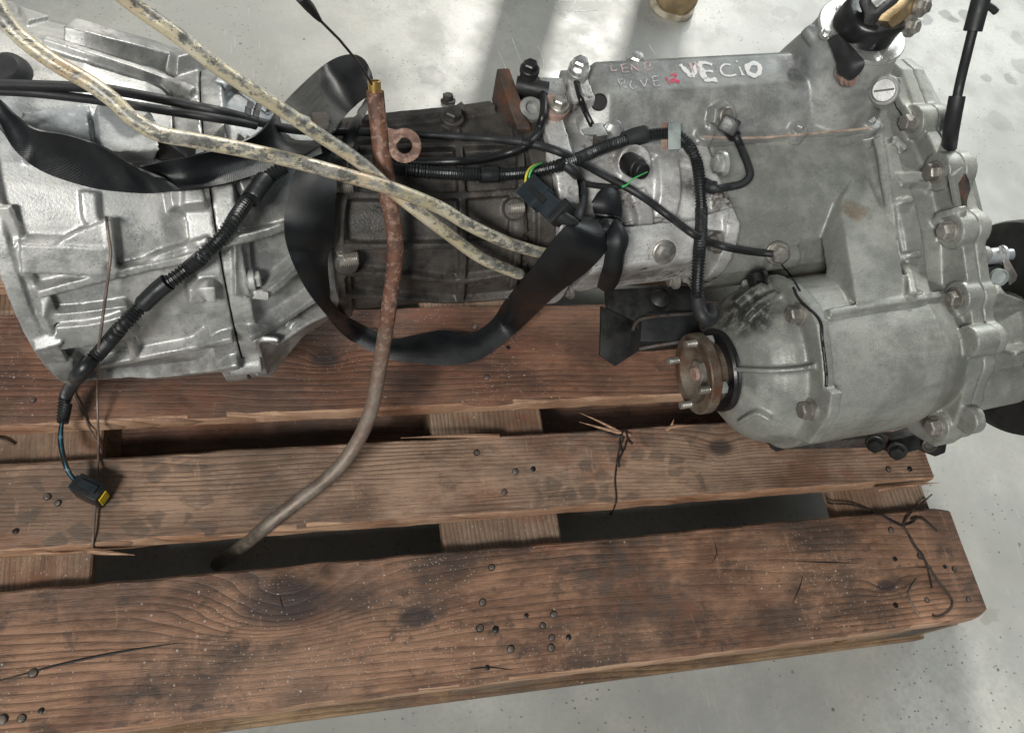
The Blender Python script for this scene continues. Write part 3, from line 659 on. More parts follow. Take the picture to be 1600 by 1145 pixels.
# ------------------------------------------------------------------ gearbox fittings
def hexbolt(p, ax, r=.0105, h=.009, mat='zinc', wash=1.0, parent=None, ph=0, name='bolt'):
    bm = bmesh.new(); ax = ax.normalized()
    if wash: add_lathe(bm, p - ax * .004, ax, [(0, r * .9 * wash), (.002, r * 1.32 * wash), (.0062, r * 1.32 * wash), (.0070, r * 1.2 * wash)], 28)
    add_lathe(bm, p - ax * .004, ax, [(0, r), (.004 + h * .85 + .002, r), (.004 + h + .002, r * .82), (.004 + h + .0022, r * .5)], 6, ph)
    return finish(name, bm, M[mat], parent or gear, 28)
def bolt(u, v, ax=None, off=.0, **kw):
    h = first(u, v); return hexbolt(h[0] + h[1] * off, ax or h[1], **kw)
for i, (u, v) in enumerate([(1424, 191), (1462, 269), (1484, 361), (1494, 466), (1494, 572), (1464, 666)]):
    hexbolt(Lp(u, v, 'a', .541), FW, .0099, .0105, ph=i * .4)
for u, v in ((1250, 491), (1268, 640)):
    hexbolt(Lp(u, v, 'a', .322), FW, .0095, .012, ph=u)
hexbolt(Lp(1190, 437, 'a', .322), FW, .010, .012, 'black_metal')
hexbolt(Lp(1128, 256, 'a', .262), FW, .0105, .008, 'zinc_bright')
hexbolt(Lp(1120, 380, 'a', .262), FW, .009, .008, 'zinc')
bolt(1037, 394, r=.0085, h=.004, wash=1.2)
bolt(1055, 437, ax=FW, r=.009, h=.008)
bolt(1215, 396, ax=(EZ - EY * 1.0 - EX * .35), r=.011, h=.012)
bolt(958, 204, r=.0075, h=.008, mat='zinc_bright', wash=1.2)
bolt(393, 437, ax=EX, r=.008, h=.006, mat='alu')
bolt(382, 292, r=.0075, h=.006, mat='alu_dark')
for u, v, r in ((536, 405, .0072), (528, 294, .0085), (797, 326, .0055)):
    h = first(u, v); bm = bmesh.new(); ax_ = EX; o_ = h[0] + h[1] * r * .2
    add_lathe(bm, o_, ax_, [(-.004, r)] + [(i * .0009, r if i % 2 else r * .84) for i in range(16)] + [(.0145, r * .8)], 18); finish('threaded_stud', bm, M['zinc'], gear, 25)
bolt(700, 158, ax=EZ + EY * .4, r=.010, h=.011, mat='iron'); bolt(706, 186, r=.009, h=.009, mat='iron')
bolt(880, 330, ax=EX, r=.008, h=.012, mat='iron_rust')
bolt(890, 453, r=.008, h=.005, mat='zinc')
# bolt with big rusty washer on the white corner
P = Lp(868, 165, 'c', .125); bm = bmesh.new(); add_lathe(bm, P - EZ * .035, EZ, [(0, .014), (.03, .014), (.031, .0155), (.035, .0155), (.036, .0145)], 32)
finish('washer', bm, M['rust_cap'], gear, 35); hexbolt(P + EZ * .003 - EY * .004 + EX * .002, EZ, .0075, .009, 'zinc')
# tall bolts standing behind the lever housing
def tall_bolt(u, v, c, b_low):
    P = Lp(u, v, 'c', c); bm = bmesh.new(); add_lathe(bm, P - EZ * .06, EZ, [(0, .0085), (.040, .0085), (.042, .0120), (.050, .0120), (.051, .0112)], 24)
    s = finish('stud', bm, M['alu_dark'], gear, 35); return hexbolt(P - EZ * .006, EZ, .0088, .010, 'zinc_bright', 1.0)
tall_bolt(907, 100, .118, .1); tall_bolt(994, 93, .10, .1)
# dark ridge of sealant along the front of the lever housing
def strip(px, r, mat, name, par=gear, n=8, seg=6):
    bm = bmesh.new(); add_tube(bm, [hit(u, v, r * .3) for u, v in cr(px, n)], r, seg); return finish(name, bm, mat, par, 60)
strip([(900, 128), (905, 150), (915, 175), (926, 198)], .0035, M['rubber'], 'seal')
strip([(1240, 450), (1252, 470), (1280, 500), (1284, 530), (1288, 560), (1291, 590), (1290, 604)], .0018, M['tar'], 'sealant')
strip([(1218, 410), (1235, 430), (1250, 455)], .0012, M['tar'], 'sealant')
strip([(1095, 214), (1170, 216), (1240, 211), (1300, 206), (1360, 200)], .0016, M['gasket'], 'gasket')
for u, v in ((1143, 201), (1247, 201), (1357, 193)):
    hexbolt(Lp(u, v, 'c', .0685), EZ, .0062, .006, 'alu_dark', 1.1)
# round plugged hole in the sloping front of the lever housing
h = first(936, 160); bm = bmesh.new(); add_lathe(bm, h[0] - h[1] * .004, h[1], [(0, .0095), (.0044, .0095), (.0050, .0084), (.0046, .0080), (.0045, .001)], 28); finish('core_plug', bm, M['hole'], gear, 35)
# slotted plug
h = first(1380, 141); ax = (h[1] + EX * .25 - EY * .2).normalized(); P = h[0] - h[1] * .004
bm = bmesh.new(); add_lathe(bm, P - ax * .012, ax, [(0, .0165), (.014, .0165), (.0155, .0155), (.016, .0145), (.0165, .0128), (.0235, .0128), (.0245, .0118)], 36); plug = finish('slotted_plug', bm, M['alu_dark'], gear, 35)
bm = bmesh.new(); x, y = frame(ax); add_obox(bm, P + ax * .0122, (x * .75 + y * .66).normalized() * .0105, (x * -.66 + y * .75).normalized() * .0011, ax * .0007); finish('slot', bm, M['hole'], plug, 0)
# small switch under the flap
h = first(1322, 118); bm = bmesh.new(); ax = (h[1] + EX * .5).normalized(); add_lathe(bm, h[0] - ax * .01, ax, [(0, .010), (.016, .010), (.017, .007), (.021, .007), (.0215, .004), (.026, .004)], 20); finish('switch', bm, M['rust_cap'], gear, 35)
# retaining ring and rubber boot of the gear lever
RC = T0 + EZ * .1495
bm = bmesh.new(); add_lathe(bm, RC, EZ, [(0, .0505), (.0005, .0515), (.004, .0515), (.0048, .0505), (.0048, .030), (.002, .029)], 64); ring = finish('retaining_ring', bm, M['zinc_bright'], gear, 35)
for u, v in ((1290, 54), (1374, 90), (1314, 17)):
    hexbolt(Lp(u, v, 'c', .153), EZ, .0048, .004, 'zinc_bright', 1.1, ring)
bm = bmesh.new(); rings = []
for k, (hh, r) in enumerate([(0, .0350), (.004, .0358), (.010, .0340), (.016, .0325), (.021, .0315), (.0245, .0285), (.026, .022), (.024, .014), (.021, .008)]):
    rr = []
    for j in range(48):
        t = 2 * math.pi * j / 48; dx, dy = math.cos(t), math.sin(t)
        lip = max(0, math.cos(t + .9)) ** 2 * min(1, max(0, (hh - .006) / .014)) if k < 6 else 0
        dent = mnoise.noise(Vector((dx * 1.3, dy * 1.3, hh * 30))) * .002
        rr.append(RC + EZ * (.004 + hh + lip * .006) + EX * dx * (r + lip * .007 + dent) + EY * dy * (r + lip * .007 + dent))
    rings.append(rr)
add_loft(bm, rings); boot = finish('rubber_boot', bm, M['rubber'], gear, 50)
def ribbon_mesh(pairs, th, nl=8, nw=7, curl=0.0, curlf=None):
    """sheet between two edge lines given as point pairs"""
    bm = bmesh.new(); uvl = bm.loops.layers.uv.verify()
    A = [Vector(p) for p in cr([tuple(p[0]) for p in pairs], nl)]; B = [Vector(p) for p in cr([tuple(p[1]) for p in pairs], nl)]
    g = []; L = 0; Ls = []
    for i in range(len(A)):
        if i: L += ((A[i] + B[i]) / 2 - (A[i - 1] + B[i - 1]) / 2).length
        Ls.append(L)
        t = (A[min(i + 1, len(A) - 1)] + B[min(i + 1, len(A) - 1)] - A[max(i - 1, 0)] - B[max(i - 1, 0)]); n = t.cross(B[i] - A[i]).normalized(); c = curl if curlf is None else curlf(i / (len(A) - 1))
        g.append([A[i].lerp(B[i], k / nw) + n * c * math.sin(math.pi * k / nw) for k in range(nw + 1)])
    vs = [[bm.verts.new(p) for p in r] for r in g]; wd = (A[0] - B[0]).length
    for i in range(len(vs) - 1):
        for k in range(nw):
            f = bm.faces.new((vs[i][k], vs[i][k + 1], vs[i + 1][k + 1], vs[i + 1][k]))
            for lp, (ii, kk) in zip(f.loops, ((i, k), (i, k + 1), (i + 1, k + 1), (i + 1, k))): lp[uvl].uv = (Ls[ii], kk / nw * .048)
    bm.normal_update(); m_, n_ = len(vs), nw
    off = [[bm.verts.new(v.co - v.normal * th) for v in r] for r in vs]
    for i in range(m_ - 1):
        for k in range(n_):
            f = bm.faces.new((off[i + 1][k], off[i + 1][k + 1], off[i][k + 1], off[i][k]))
            for lp, (ii, kk) in zip(f.loops, ((i + 1, k), (i + 1, k + 1), (i, k + 1), (i, k))): lp[uvl].uv = (Ls[ii], kk / nw * .048)
        for k in (0, n_): bm.faces.new((vs[i][k], vs[i + 1][k], off[i + 1][k], off[i][k]) if k == 0 else (vs[i + 1][k], vs[i][k], off[i][k], off[i + 1][k]))
    for k in range(n_):
        bm.faces.new((vs[0][k + 1], vs[0][k], off[0][k], off[0][k + 1])); bm.faces.new((vs[-1][k], vs[-1][k + 1], off[-1][k + 1], off[-1][k]))
    return bm
fl = lambda u, v, o: CAM + ray(u, v) * (first(u, v)[3] - o)
def sheet(name, rows, th, mat, par, sm=3, **kw):
    a = [(u, v, o) for (u, v, u2, v2, o, o2) in rows]; c = [(u2, v2, o2) for (u, v, u2, v2, o, o2) in rows]
    return finish(name, ribbon_mesh(list(zip(lay(a, 6, sm), lay(c, 6, sm))), th, 1, **kw), mat, par, 60)
flap = ribbon_mesh([(fl(1293, 65, .004), fl(1317, 64, .004)), (fl(1302, 80, .012), fl(1330, 76, .020)), (fl(1309, 96, .012), fl(1344, 90, .030)), (fl(1311, 113, .014), fl(1351, 99, .032)), (fl(1324, 119, .014), fl(1340, 115, .020))], .002, 5, 6, .006)
finish('torn_boot_flap', flap, M['rubber_dull'], gear, 50)
# forked lever with gold plate
def facing(px, P0, n, th, name, mat, par, bv=.002):
    pts = []
    for u, v in px:
        d = ray(u, v); pts.append(CAM + d * ((P0 - CAM).dot(n) / d.dot(n)))
    bm = bmesh.new(); add_prism(bm, pts, n * -th); bevel(bm, bv, 2); return finish(name, bm, mat, par, 35)
S0 = RC + EZ * .024
lev = Zp(1356, 40, S0.z + .004)
n1 = (EX * -.45 - EY * .75 + EZ * .5).normalized()
facing([(1347, 44), (1351, 24), (1345, 8), (1349, -8), (1362, -14), (1362, 4), (1370, 14), (1384, 2), (1404, -14), (1418, -14), (1402, 6), (1378, 24), (1366, 44)], lev, n1, .018, 'lever_fork', M['black_metal'], gear, .003)
facing([(1360, -4), (1388, -10), (1404, -14), (1386, 2), (1370, 13), (1362, 4)], lev - n1 * .006, n1, .006, 'lever_web', M['zinc_bright'], gear, .001)
facing([(1366, 44), (1368, 28), (1400, 4), (1420, -14), (1432, -14), (1394, 40)], lev - n1 * .012 + EX * .006, n1, .012, 'lever_side', M['gold'], gear, .0015)
n2 = (EX * .35 - EY * .75 + EZ * .55).normalized(); gp = Zp(1412, 30, S0.z + .012)
gold = facing([(1394, 44), (1400, 36), (1404, 28), (1430, -14), (1470, -14), (1446, 14), (1436, 24), (1430, 46), (1420, 52), (1406, 50)], gp, n2, .009, 'gold_plate', M['gold'], gear, .0015)
for u, v in ((1434, 10), (1418, 41)):
    d = ray(u, v); hexbolt(CAM + d * ((gp - CAM).dot(n2) / d.dot(n2)) + n2 * .003, n2, .0078, .008, 'zinc', 1.15, gold)
# long upper lever, leaving the picture
bm = bmesh.new(); add_tube(bm, [lev + EZ * .05, lev + EZ * .16 + EX * .04 + EY * .03, lev + EZ * .36 + EX * .06 + EY * .06], .009, 12); finish('lever_rod', bm, M['black_metal'], gear, 50)
# reverse switch and its lead on the lever housing
h = first(1124, 180); ax = (h[1] * 1.0 + EX * .25).normalized(); P = h[0]
bm = bmesh.new(); add_lathe(bm, P - ax * .008, ax, [(0, .0150), (.014, .0150), (.0155, .0138)], 6, .3); hexsw = finish('switch_body', bm, M['alu_dark'], gear, 30)
bm = bmesh.new(); add_lathe(bm, P + ax * .0072, ax, [(0, .0100), (.005, .0100), (.006, .0092)], 24); finish('collar', bm, M['zinc'], hexsw, 30)
Q = Zp(1139, 196, P.z + .012); bx = (Zp(1152, 203, P.z + .012) - Zp(1126, 190, P.z + .012)).normalized(); by = (Zp(1132, 208, P.z + .005) - Q).normalized()
bm = bmesh.new(); by = (by - bx * by.dot(bx)).normalized(); add_obox(bm, Q, bx * .010, by * .009, bx.cross(by) * .010); bevel(bm, .002); finish('plug_connector', bm, M['plastic'], hexsw, 30)
def cable(name, px, r, mat, par, mode='lay', n=10, sm=6, seg=12):
    bm = bmesh.new(); P = lay(px, n, sm) if mode == 'lay' else zpath(px, n); add_tube(bm, P, r, seg); return finish(name, bm, mat, par, 60)
cable('sensor_lead', [(1138, 198, .022), (1150, 214, .025), (1160, 236, .03), (1170, 262, .03), (1171, 276, .028), (1160, 287, .024), (1140, 292, .020), (1115, 296, .014), (1098, 290, .012)], .0045, M['rubber_dull'], gear)
cable('lead_boot', [(1136, 196, .026), (1142, 205, .026), (1148, 213, .027)], .0075, M['rubber_dull'], gear, sm=2)
cable('lead_boot', [(1098, 287, .014), (1108, 292, .014), (1118, 294, .015)], .0075, M['rubber_dull'], gear, sm=2)
# neutral switch: dark cylinder on the extension housing
h = first(984, 256); ax = ((h[1] - EY * .5 + EX * .25)).normalized(); P = h[0]
bm = bmesh.new(); add_lathe(bm, P - ax * .01, ax, [(0, .0122), (.022, .0122), (.024, .0115), (.027, .0105), (.028, .0088), (.036, .0088), (.037, .0078)], 28); sens = finish('neutral_switch', bm, M['black_metal'], gear, 35)
tip = P + ax * .028
for nm, k, o in (('wire_green', 0, 0), ('wire_green', 1, .002)):
    bm = bmesh.new(); add_tube(bm, [Vector(q) for q in cr([tuple(tip + EX * .004), tuple(Zp(988, 280 + k, tip.z + .004)), tuple(Zp(980, 288 + k, tip.z)), tuple(Zp(972, 291 + k * 2, tip.z - .004))], 5)], .0006, 6); finish('wire', bm, M[nm], sens, 0)
# rusty bar and black hose fitting on top of the main case
pts = [Lp(u, v, 'c', c) for u, v, c in ((776, 107, .128), (796, 106, .128), (831, 202, .112), (808, 202, .112))]
bm = bmesh.new(); add_prism(bm, pts, EZ * -.045); bevel(bm, .002); finish('clamp_bar', bm, M['iron_rust'], gear, 30)
P = Lp(827, 112, 'c', .135); bm = bmesh.new(); add_lathe(bm, P - EZ * .05, EZ, [(0, .009), (.052, .009), (.053, .0085)], 20); un = finish('hose_union', bm, M['black_metal'], gear, 30)
hexbolt(P + EZ * .002, EZ, .0078, .008, 'black_metal', 1.0, un)
P = Lp(828, 158, 'c', .118); bm = bmesh.new(); add_lathe(bm, P - EZ * .03, EZ - EY * .3, [(0, .013), (.03, .013), (.032, .0115), (.032, .007), (.026, .0065), (.026, .001)], 28); finish('boss_ring', bm, M['alu_dark'], gear, 35)
bm = bmesh.new(); add_cyl(bm, Lp(806, 133, 'c', .12), Lp(856, 143, 'c', .12), .0095, 16); finish('cross_pipe', bm, M['black_metal'], gear, 35)
# big flange and brake drum on the transfer output
FO = W(.035, -.217, -.067)
prof = [(.208, .010), (.208, .020), (.205, .028), (.199, .033), (.1975, .035), (.1975, .0462), (.199, .0475), (.209, .0475), (.2105, .0462), (.2105, .038), (.218, .036), (.245, .036)]
bm = bmesh.new(); add_lathe(bm, FO, EX, prof, 72); fla = finish('output_flange', bm, M['flange'], gear, 30)
bm = bmesh.new(); add_lathe(bm, FO, EX, [(.198, .0075), (.2005, .0085), (.212, .0085)], 24); finish('shaft_end', bm, M['rust_cap'], fla, 30)
bm = bmesh.new(); add_lathe(bm, FO, EX, [(.2015, .0145), (.2025, .0160), (.209, .0165), (.212, .0165)], 6, .2); finish('hub_nut', bm, M['zinc'], fla, 30)
for k in range(4):
    t = math.radians(52 + 90 * k); o = FO + EY * .0395 * math.cos(t) + EZ * .0395 * math.sin(t); bm = bmesh.new()
    pr = [(.184, .0040), (.1845, .0047)] + [(.186 + i * .0009, .0047 if i % 2 else .0040) for i in range(14)] + [(.199, .005)]
    add_lathe(bm, o, EX, pr, 14); finish('stud', bm, M['zinc'], fla, 30)
    hexbolt(o + EX * .2105, EX, .0075, .006, 'zinc_bright', 0, fla)
bm = bmesh.new(); add_lathe(bm, FO, EX, [(.223, .036), (.224, .0475), (.227, .0490), (.2295, .0480), (.230, .046), (.2325, .0480), (.2355, .0480), (.237, .044), (.242, .040)], 56); finish('oil_seal', bm, M['rubber'], gear, 30)
bm = bmesh.new(); DC = W(0, -.22, -.07); add_lathe(bm, DC, EX, [(.672, .05), (.674, .118), (.676, .130), (.680, .137), (.686, .139), (.700, .139), (.704, .136), (.720, .136), (.726, .139), (.734, .139), (.738, .134), (.738, .05)], 96); finish('brake_drum', bm, M['black_metal'], gear, 30)
# rear cover
RV2 = [(b * .93 - .003, c * .93 - .003) for b, c in FL]
bm = bmesh.new(); loft(bm, [(.5642, polysec(FL, CE)), (.579, polysec(FL, CE))]); loft(bm, [(.57, polysec(RV2, CE)), (.600, polysec([(x * .9 - .008, y * .9 - .006) for x, y in RV2], CE))])
for (u, v, r) in ((1424, 191, .020), (1462, 269, .022), (1484, 361, .021), (1494, 466, .020), (1510, 534, .020), (1494, 572, .018), (1464, 666, .019)):
    P = Lp(u, v, 'a', .541); add_cyl(bm, P + EX * .0225, P + EX * .040, r, 24)
for (b0, c0, r, a1) in ((-.222, -.068, .056, .672), (-.285, -.08, .030, .655)):
    add_cyl(bm, W(.57, b0, c0), W(a1, b0, c0), r, 36, r * .92)
P = Lp(1540, 462, 'a', .60); add_cyl(bm, P - EX * .03, P + EX * .016, .013, 20)
P = Lp(1532, 590, 'a', .60); add_cyl(bm, P - EX * .03, P + EX * .012, .014, 20)
P = Lp(1530, 398, 'a', .60); add_cyl(bm, P - EX * .03, P + EX * .012, .010, 20)
add_prism(bm, [W(.575, .09, .075), W(.575, -.02, .07), W(.575, -.02, -.02), W(.575, .09, -.02)], EX * .030)
for t in (20, 75, 130, 185): 
    c_, s_ = math.cos(math.radians(t)), math.sin(math.radians(t)); add_prism(bm, [W(.6, -.222 + c_ * .04, -.068 + s_ * .04), W(.6, -.222 + c_ * .085, -.068 + s_ * .085), W(.66, -.222 + c_ * .058, -.068 + s_ * .058), W(.66, -.222 + c_ * .04, -.068 + s_ * .04)], (EZ * c_ - EY * s_) * .006)
fuse('rear_cover', bm, M['grey'], gear, .0024, 3)
# oil pick-up window in the cover
wn = (EZ * .62 - EY * .42 + EX * .35).normalized(); w0 = fl(1504, 312, .006)
frm = facing([(1490, 274), (1508, 258), (1521, 266), (1540, 344), (1532, 358), (1508, 352), (1498, 318)], w0, wn, .007, 'cover_frame', M['grey'], gear, .002)
facing([(1498, 286), (1507, 270), (1513, 276), (1525, 338), (1520, 347), (1505, 330)], w0 + wn * .0006, wn, .003, 'cover_recess', M['iron_rust'], frm, .0005)
# speedometer drive and its clip
P0, P1 = Zp(1530, 402, .372), Zp(1562, 399, .378); bm = bmesh.new(); add_lathe(bm, P0, P1 - P0, [(0, .010), (.026, .010), (.027, .012), (.03, .012), (.031, .007), (.04, .007)], 24); finish('speedo_drive', bm, M['alu'], gear, 30)
facing([(1562, 386), (1566, 386), (1590, 430), (1588, 438), (1578, 446), (1572, 430)], Zp(1575, 415, .378), (EX * -.3 - EY * .7 + EZ * .7).normalized(), .003, 'clip_plate', M['zinc'], gear, .0006)
sock = facing([(1537, 420), (1562, 414), (1570, 424), (1572, 446), (1556, 456), (1545, 448), (1538, 440)], Zp(1555, 432, .366), (EX * -.3 - EY * .7 + EZ * .7).normalized(), .022, 'wiring_socket', M['plastic'], gear, .002)
bm = bmesh.new(); ax = (EX * -.3 - EY * .7 + EZ * .7).normalized(); add_lathe(bm, Zp(1558, 432, .368), ax, [(0, .0105), (.007, .0105), (.008, .009), (.004, .008), (.004, .001)], 24); finish('socket_rim', bm, M['plastic_grey'], sock, 30)
# black mounting bracket below the extension housing
kb = M['black_metal']; zb = .232; nb = Vector((0, -.2, 1)).normalized()
facing([(946, 452), (1078, 446), (1100, 470), (1086, 512), (1000, 520), (990, 500), (948, 480)], Zp(1010, 480, zb), nb, .006, 'mount_bracket', kb, gear, .001)
facing([(1003, 496), (1012, 488), (1090, 484), (1098, 528), (1040, 534), (1000, 534)], Zp(1050, 510, .236), nb, .045, 'mount_block', M['rubber_dull'], gear, .004)
facing([(940, 478), (996, 505), (1004, 540), (1000, 547), (962, 572), (938, 555)], Zp(970, 530, .20), Vector((.1, -.5, .8)).normalized(), .005, 'mount_plate', kb, gear, .001)
bm = bmesh.new(); add_tube(bm, zpath([(989, 517, .238), (993, 506, .240), (1004, 498, .241), (1040, 493, .241), (1084, 490, .241)], 6), .0026, 8); finish('mount_edge', bm, M['iron'], gear, 60)
bm = bmesh.new(); add_tube(bm, zpath([(1000, 545, .215), (1020, 541, .225), (1064, 534, .235)], 6), .0028, 8); finish('mount_edge', bm, M['iron'], gear, 60)
P = Zp(1030, 468, .238); bm = bmesh.new(); add_lathe(bm, P - EZ * .01, EZ, [(0, .013), (.014, .013), (.020, .007), (.024, .006)], 16); finish('mount_stud', bm, M['black_metal'], gear, 40)
# sump flanges below the transfer case
facing([(1225, 690), (1290, 688), (1420, 682), (1448, 690), (1448, 698), (1240, 702), (1212, 700)], Zp(1330, 692, .172), Vector((0, -.6, .8)), .03, 'sump_flange', M['iron'], gear, .002)
facing([(1394, 688), (1440, 676), (1482, 684), (1478, 708), (1462, 714), (1442, 702), (1400, 712)], Zp(1440, 695, .176), Vector((0, -.6, .8)), .03, 'tie_bracket', M['black_metal'], gear, .003)
for u, v, z in ((1216, 689, .19), (1402, 703, .185), (1368, 692, .18)):
    hexbolt(Zp(u, v, z), Vector((-.5, -.6, .3)), .0095, .010, 'black_metal')
bm = bmesh.new(); add_lathe(bm, Zp(1452, 694, .192), Vector((-.3, -.6, .6)), [(0, .010), (.003, .010), (.004, .008), (.001, .006), (.001, .001)], 20); finish('hole_rim', bm, M['iron'], gear, 30)
# clutch fork boot and a flat black pad painting the dark of the opening in the bell housing
P = fl(14, 114, .0); bm = bmesh.new(); add_lathe(bm, P - (EZ - EY * .3).normalized() * .02, (EZ - EY * .3), [(0, .017), (.018, .0175), (.026, .015), (.031, .010), (.030, .003)], 24); finish('fork_boot', bm, M['rubber_dull'], gear, 50)
h = first(272, 228); bm = bmesh.new(); pp = [hit(u, v, .0012) for u, v in ((243, 208), (262, 202), (300, 214), (306, 228), (304, 250), (246, 250))]; add_prism(bm, pp, h[1] * -.004); finish('fork_opening', bm, M['hole'], gear, 0)

# hand-painted letters on the lever housing
hw = lambda x, y: (900 + x / 4.706, 70 + y / 4.706)
def strokes(name, mat, S):
    bm = bmesh.new()
    for (wd, pts) in S:
        q = cr([hw(*p) for p in pts], 6) if len(pts) > 2 else [hw(*[a + (b - a) * k / 4 for a, b in zip(*pts)]) for k in range(5)]
        H = [(lambda h: (h[0] + h[1] * .0005, h[1]))(first(u, v)) for u, v in q]; pv = None
        for i, (p, n) in enumerate(H):
            t = (H[min(i + 1, len(H) - 1)][0] - H[max(i - 1, 0)][0]).normalized(); s = t.cross(n).normalized() * wd * (.5 + .3 * mnoise.noise(p * 260) + .15 * mnoise.noise(p * 700))
            cur = (bm.verts.new(p - s + n * 0), bm.verts.new(p + s))
            if pv: bm.faces.new((pv[0], pv[1], cur[1], cur[0]))
            pv = cur
    return finish(name, bm, mat, lever_h, 0)
strokes('painted_letters', M['paint'], [(.0062, [(765, 148), (800, 185), (852, 240)]), (.0050, [(852, 240), (872, 200), (884, 150)]), (.0072, [(905, 140), (922, 200), (950, 255)]), (.0046, [(900, 138), (950, 135), (1000, 150)]), (.0036, [(925, 200), (970, 195), (1008, 200)]), (.0060, [(940, 258), (990, 262), (1035, 258)]),
    (.0026, [(1135, 150), (1090, 148), (1062, 180), (1082, 222), (1130, 232), (1178, 222)]), (.0030, [(1200, 165), (1212, 195), (1228, 228)]), (.0034, [(1177, 121), (1186, 130)]), (.0056, [(1300, 140), (1262, 160), (1262, 200), (1300, 228), (1342, 215), (1350, 170), (1330, 142), (1296, 140)])])
strokes('painted_letters', M['paint_pink'], [(.0014, [(255, 142), (262, 192), (300, 188)]), (.0015, [(330, 150), (338, 178), (348, 206), (388, 200)]), (.0013, [(326, 152), (370, 144)]), (.0013, [(336, 178), (376, 172)]), (.0016, [(412, 202), (402, 148)]), (.0018, [(402, 148), (462, 196)]), (.0014, [(462, 196), (448, 140)]), (.0015, [(500, 136), (508, 165), (518, 190), (565, 178)]), (.0013, [(500, 136), (535, 132), (545, 150), (530, 165)])])
strokes('painted_letters', M['paint_pink'], [(.0030, [(832, 130), (850, 175), (862, 215)]), (.0040, [(868, 130), (890, 160), (905, 210)])])
strokes('painted_letters', M['paint_thin'], [(.0014, [(308, 260), (322, 292), (336, 326)]), (.0014, [(308, 260), (350, 256), (356, 280), (324, 296), (378, 320)]), (.0014, [(408, 268), (394, 298), (418, 326), (452, 306)]), (.0014, [(470, 262), (486, 285), (502, 312)]), (.0013, [(502, 312), (514, 280), (522, 248)]), (.0018, [(560, 238), (568, 270), (578, 306), (618, 298)]), (.0014, [(560, 238), (606, 232)]), (.0014, [(568, 272), (606, 264)])])
strokes('painted_letters', M['paint_red'], [(.0016, [(662, 240), (676, 270), (690, 298)]), (.0038, [(696, 226), (722, 222), (738, 230)]), (.0044, [(694, 274), (726, 268), (762, 276)]), (.0016, [(738, 230), (720, 250), (694, 262)])])

# ------------------------------------------------------------------ loose things on and round the gearbox
# cream cooler pipes
bm = bmesh.new(); add_tube(bm, zpath([(-25, -40, .625), (0, 18, .615), (32, 58, .605), (85, 98, .595), (140, 130, .585), (178, 158, .578), (205, 184, .57), (245, 208, .562), (300, 219, .556), (380, 234, .548), (460, 252, .538), (540, 274, .528), (600, 291, .519), (640, 305, .508), (690, 326, .487), (730, 350, .468), (785, 376, .444), (830, 391, .424), (862, 398, .412)], 10), lambda l, L: .0062 - .0002 * l / L, 20)
tag(finish('oil_pipe', bm, M['cream'], None, 60), 'cream flaking metal pipe, bent, running from the upper left corner across the dark case', 'pipe', 'cream metal pipes over the gearbox')
bm = bmesh.new(); add_tube(bm, zpath([(170, -24, .66), (215, 12, .645), (280, 58, .63), (350, 112, .606), (420, 158, .580), (500, 212, .548), (560, 252, .522), (610, 296, .500), (650, 328, .484), (700, 366, .456), (750, 402, .426), (800, 424, .400), (812, 428, .392)], 10), .0058, 20)
tag(finish('oil_pipe', bm, M['cream'], None, 60), 'straighter cream flaking pipe passing under the bent one, crossing the floor at the top', 'pipe', 'cream metal pipes over the gearbox')
# rusty tube with brass end
tube = thing('filler_tube', 'rusty steel tube with eyelet tab and brass end, bending down into the pallet gap', 'tube', Zp(345, 875, .01))
TP = zpath([(586, 143, .540), (588, 165, .530), (592, 200, .515), (599, 262, .490), (611, 330, .462), (618, 390, .430), (612, 450, .392), (602, 520, .345), (592, 580, .300), (580, 640, .262), (556, 694, .228), (520, 740, .203), (470, 780, .176), (440, 803, .165), (414, 824, .153), (392, 842, .125), (365, 863, .06), (338, 882, .004)], 8)
bm = bmesh.new(); add_tube(bm, TP, lambda l, L: .0078 + (.0010 if .055 < l < .10 else 0) - .0004 * max(0, l / L - .5), 22); finish('tube_body', bm, M['rust_tube'], tube, 60)
bm = bmesh.new(); d0 = (TP[0] - TP[2]).normalized(); add_lathe(bm, TP[0] - d0 * .004, d0, [(0, .0056), (.0125, .0056), (.013, .0053), (.013, .0043), (.004, .0042), (.004, .001)], 28); finish('brass_end', bm, M['brass'], tube, 30)
ez_ = (CAM - Zp(631, 225, .51)).normalized(); ezn = (ez_ + Vector((0, -.3, .2))).normalized(); ec = Zp(632, 228, .506)
bm = bmesh.new(); rings = []; x, y = frame(ezn); rr = [(.0075, -.0012), (.0150, -.0014), (.0155, 0), (.0150, .0014), (.0075, .0016), (.0068, 0)]
vs = [[bm.verts.new(ec + (x * math.cos(2 * math.pi * j / 36) + y * math.sin(2 * math.pi * j / 36)) * r + ezn * h) for r, h in rr] for j in range(36)]
for j in range(36):
    for k in range(6): bm.faces.new((vs[j][k], vs[j][(k + 1) % 6], vs[(j + 1) % 36][(k + 1) % 6], vs[(j + 1) % 36][k]))
pt = lambda u, v: CAM + ray(u, v) * ((ec - CAM).dot(ezn) / ray(u, v).dot(ezn)) + ezn * .0013
add_prism(bm, [pt(600, 203), (pt(606, 200)), pt(618, 203), pt(632, 209), pt(622, 222), pt(612, 233), pt(606, 244), pt(600, 250), pt(594, 225)], ezn * -.0026)
finish('eyelet_tab', bm, M['rust_tube'], tube, 40)
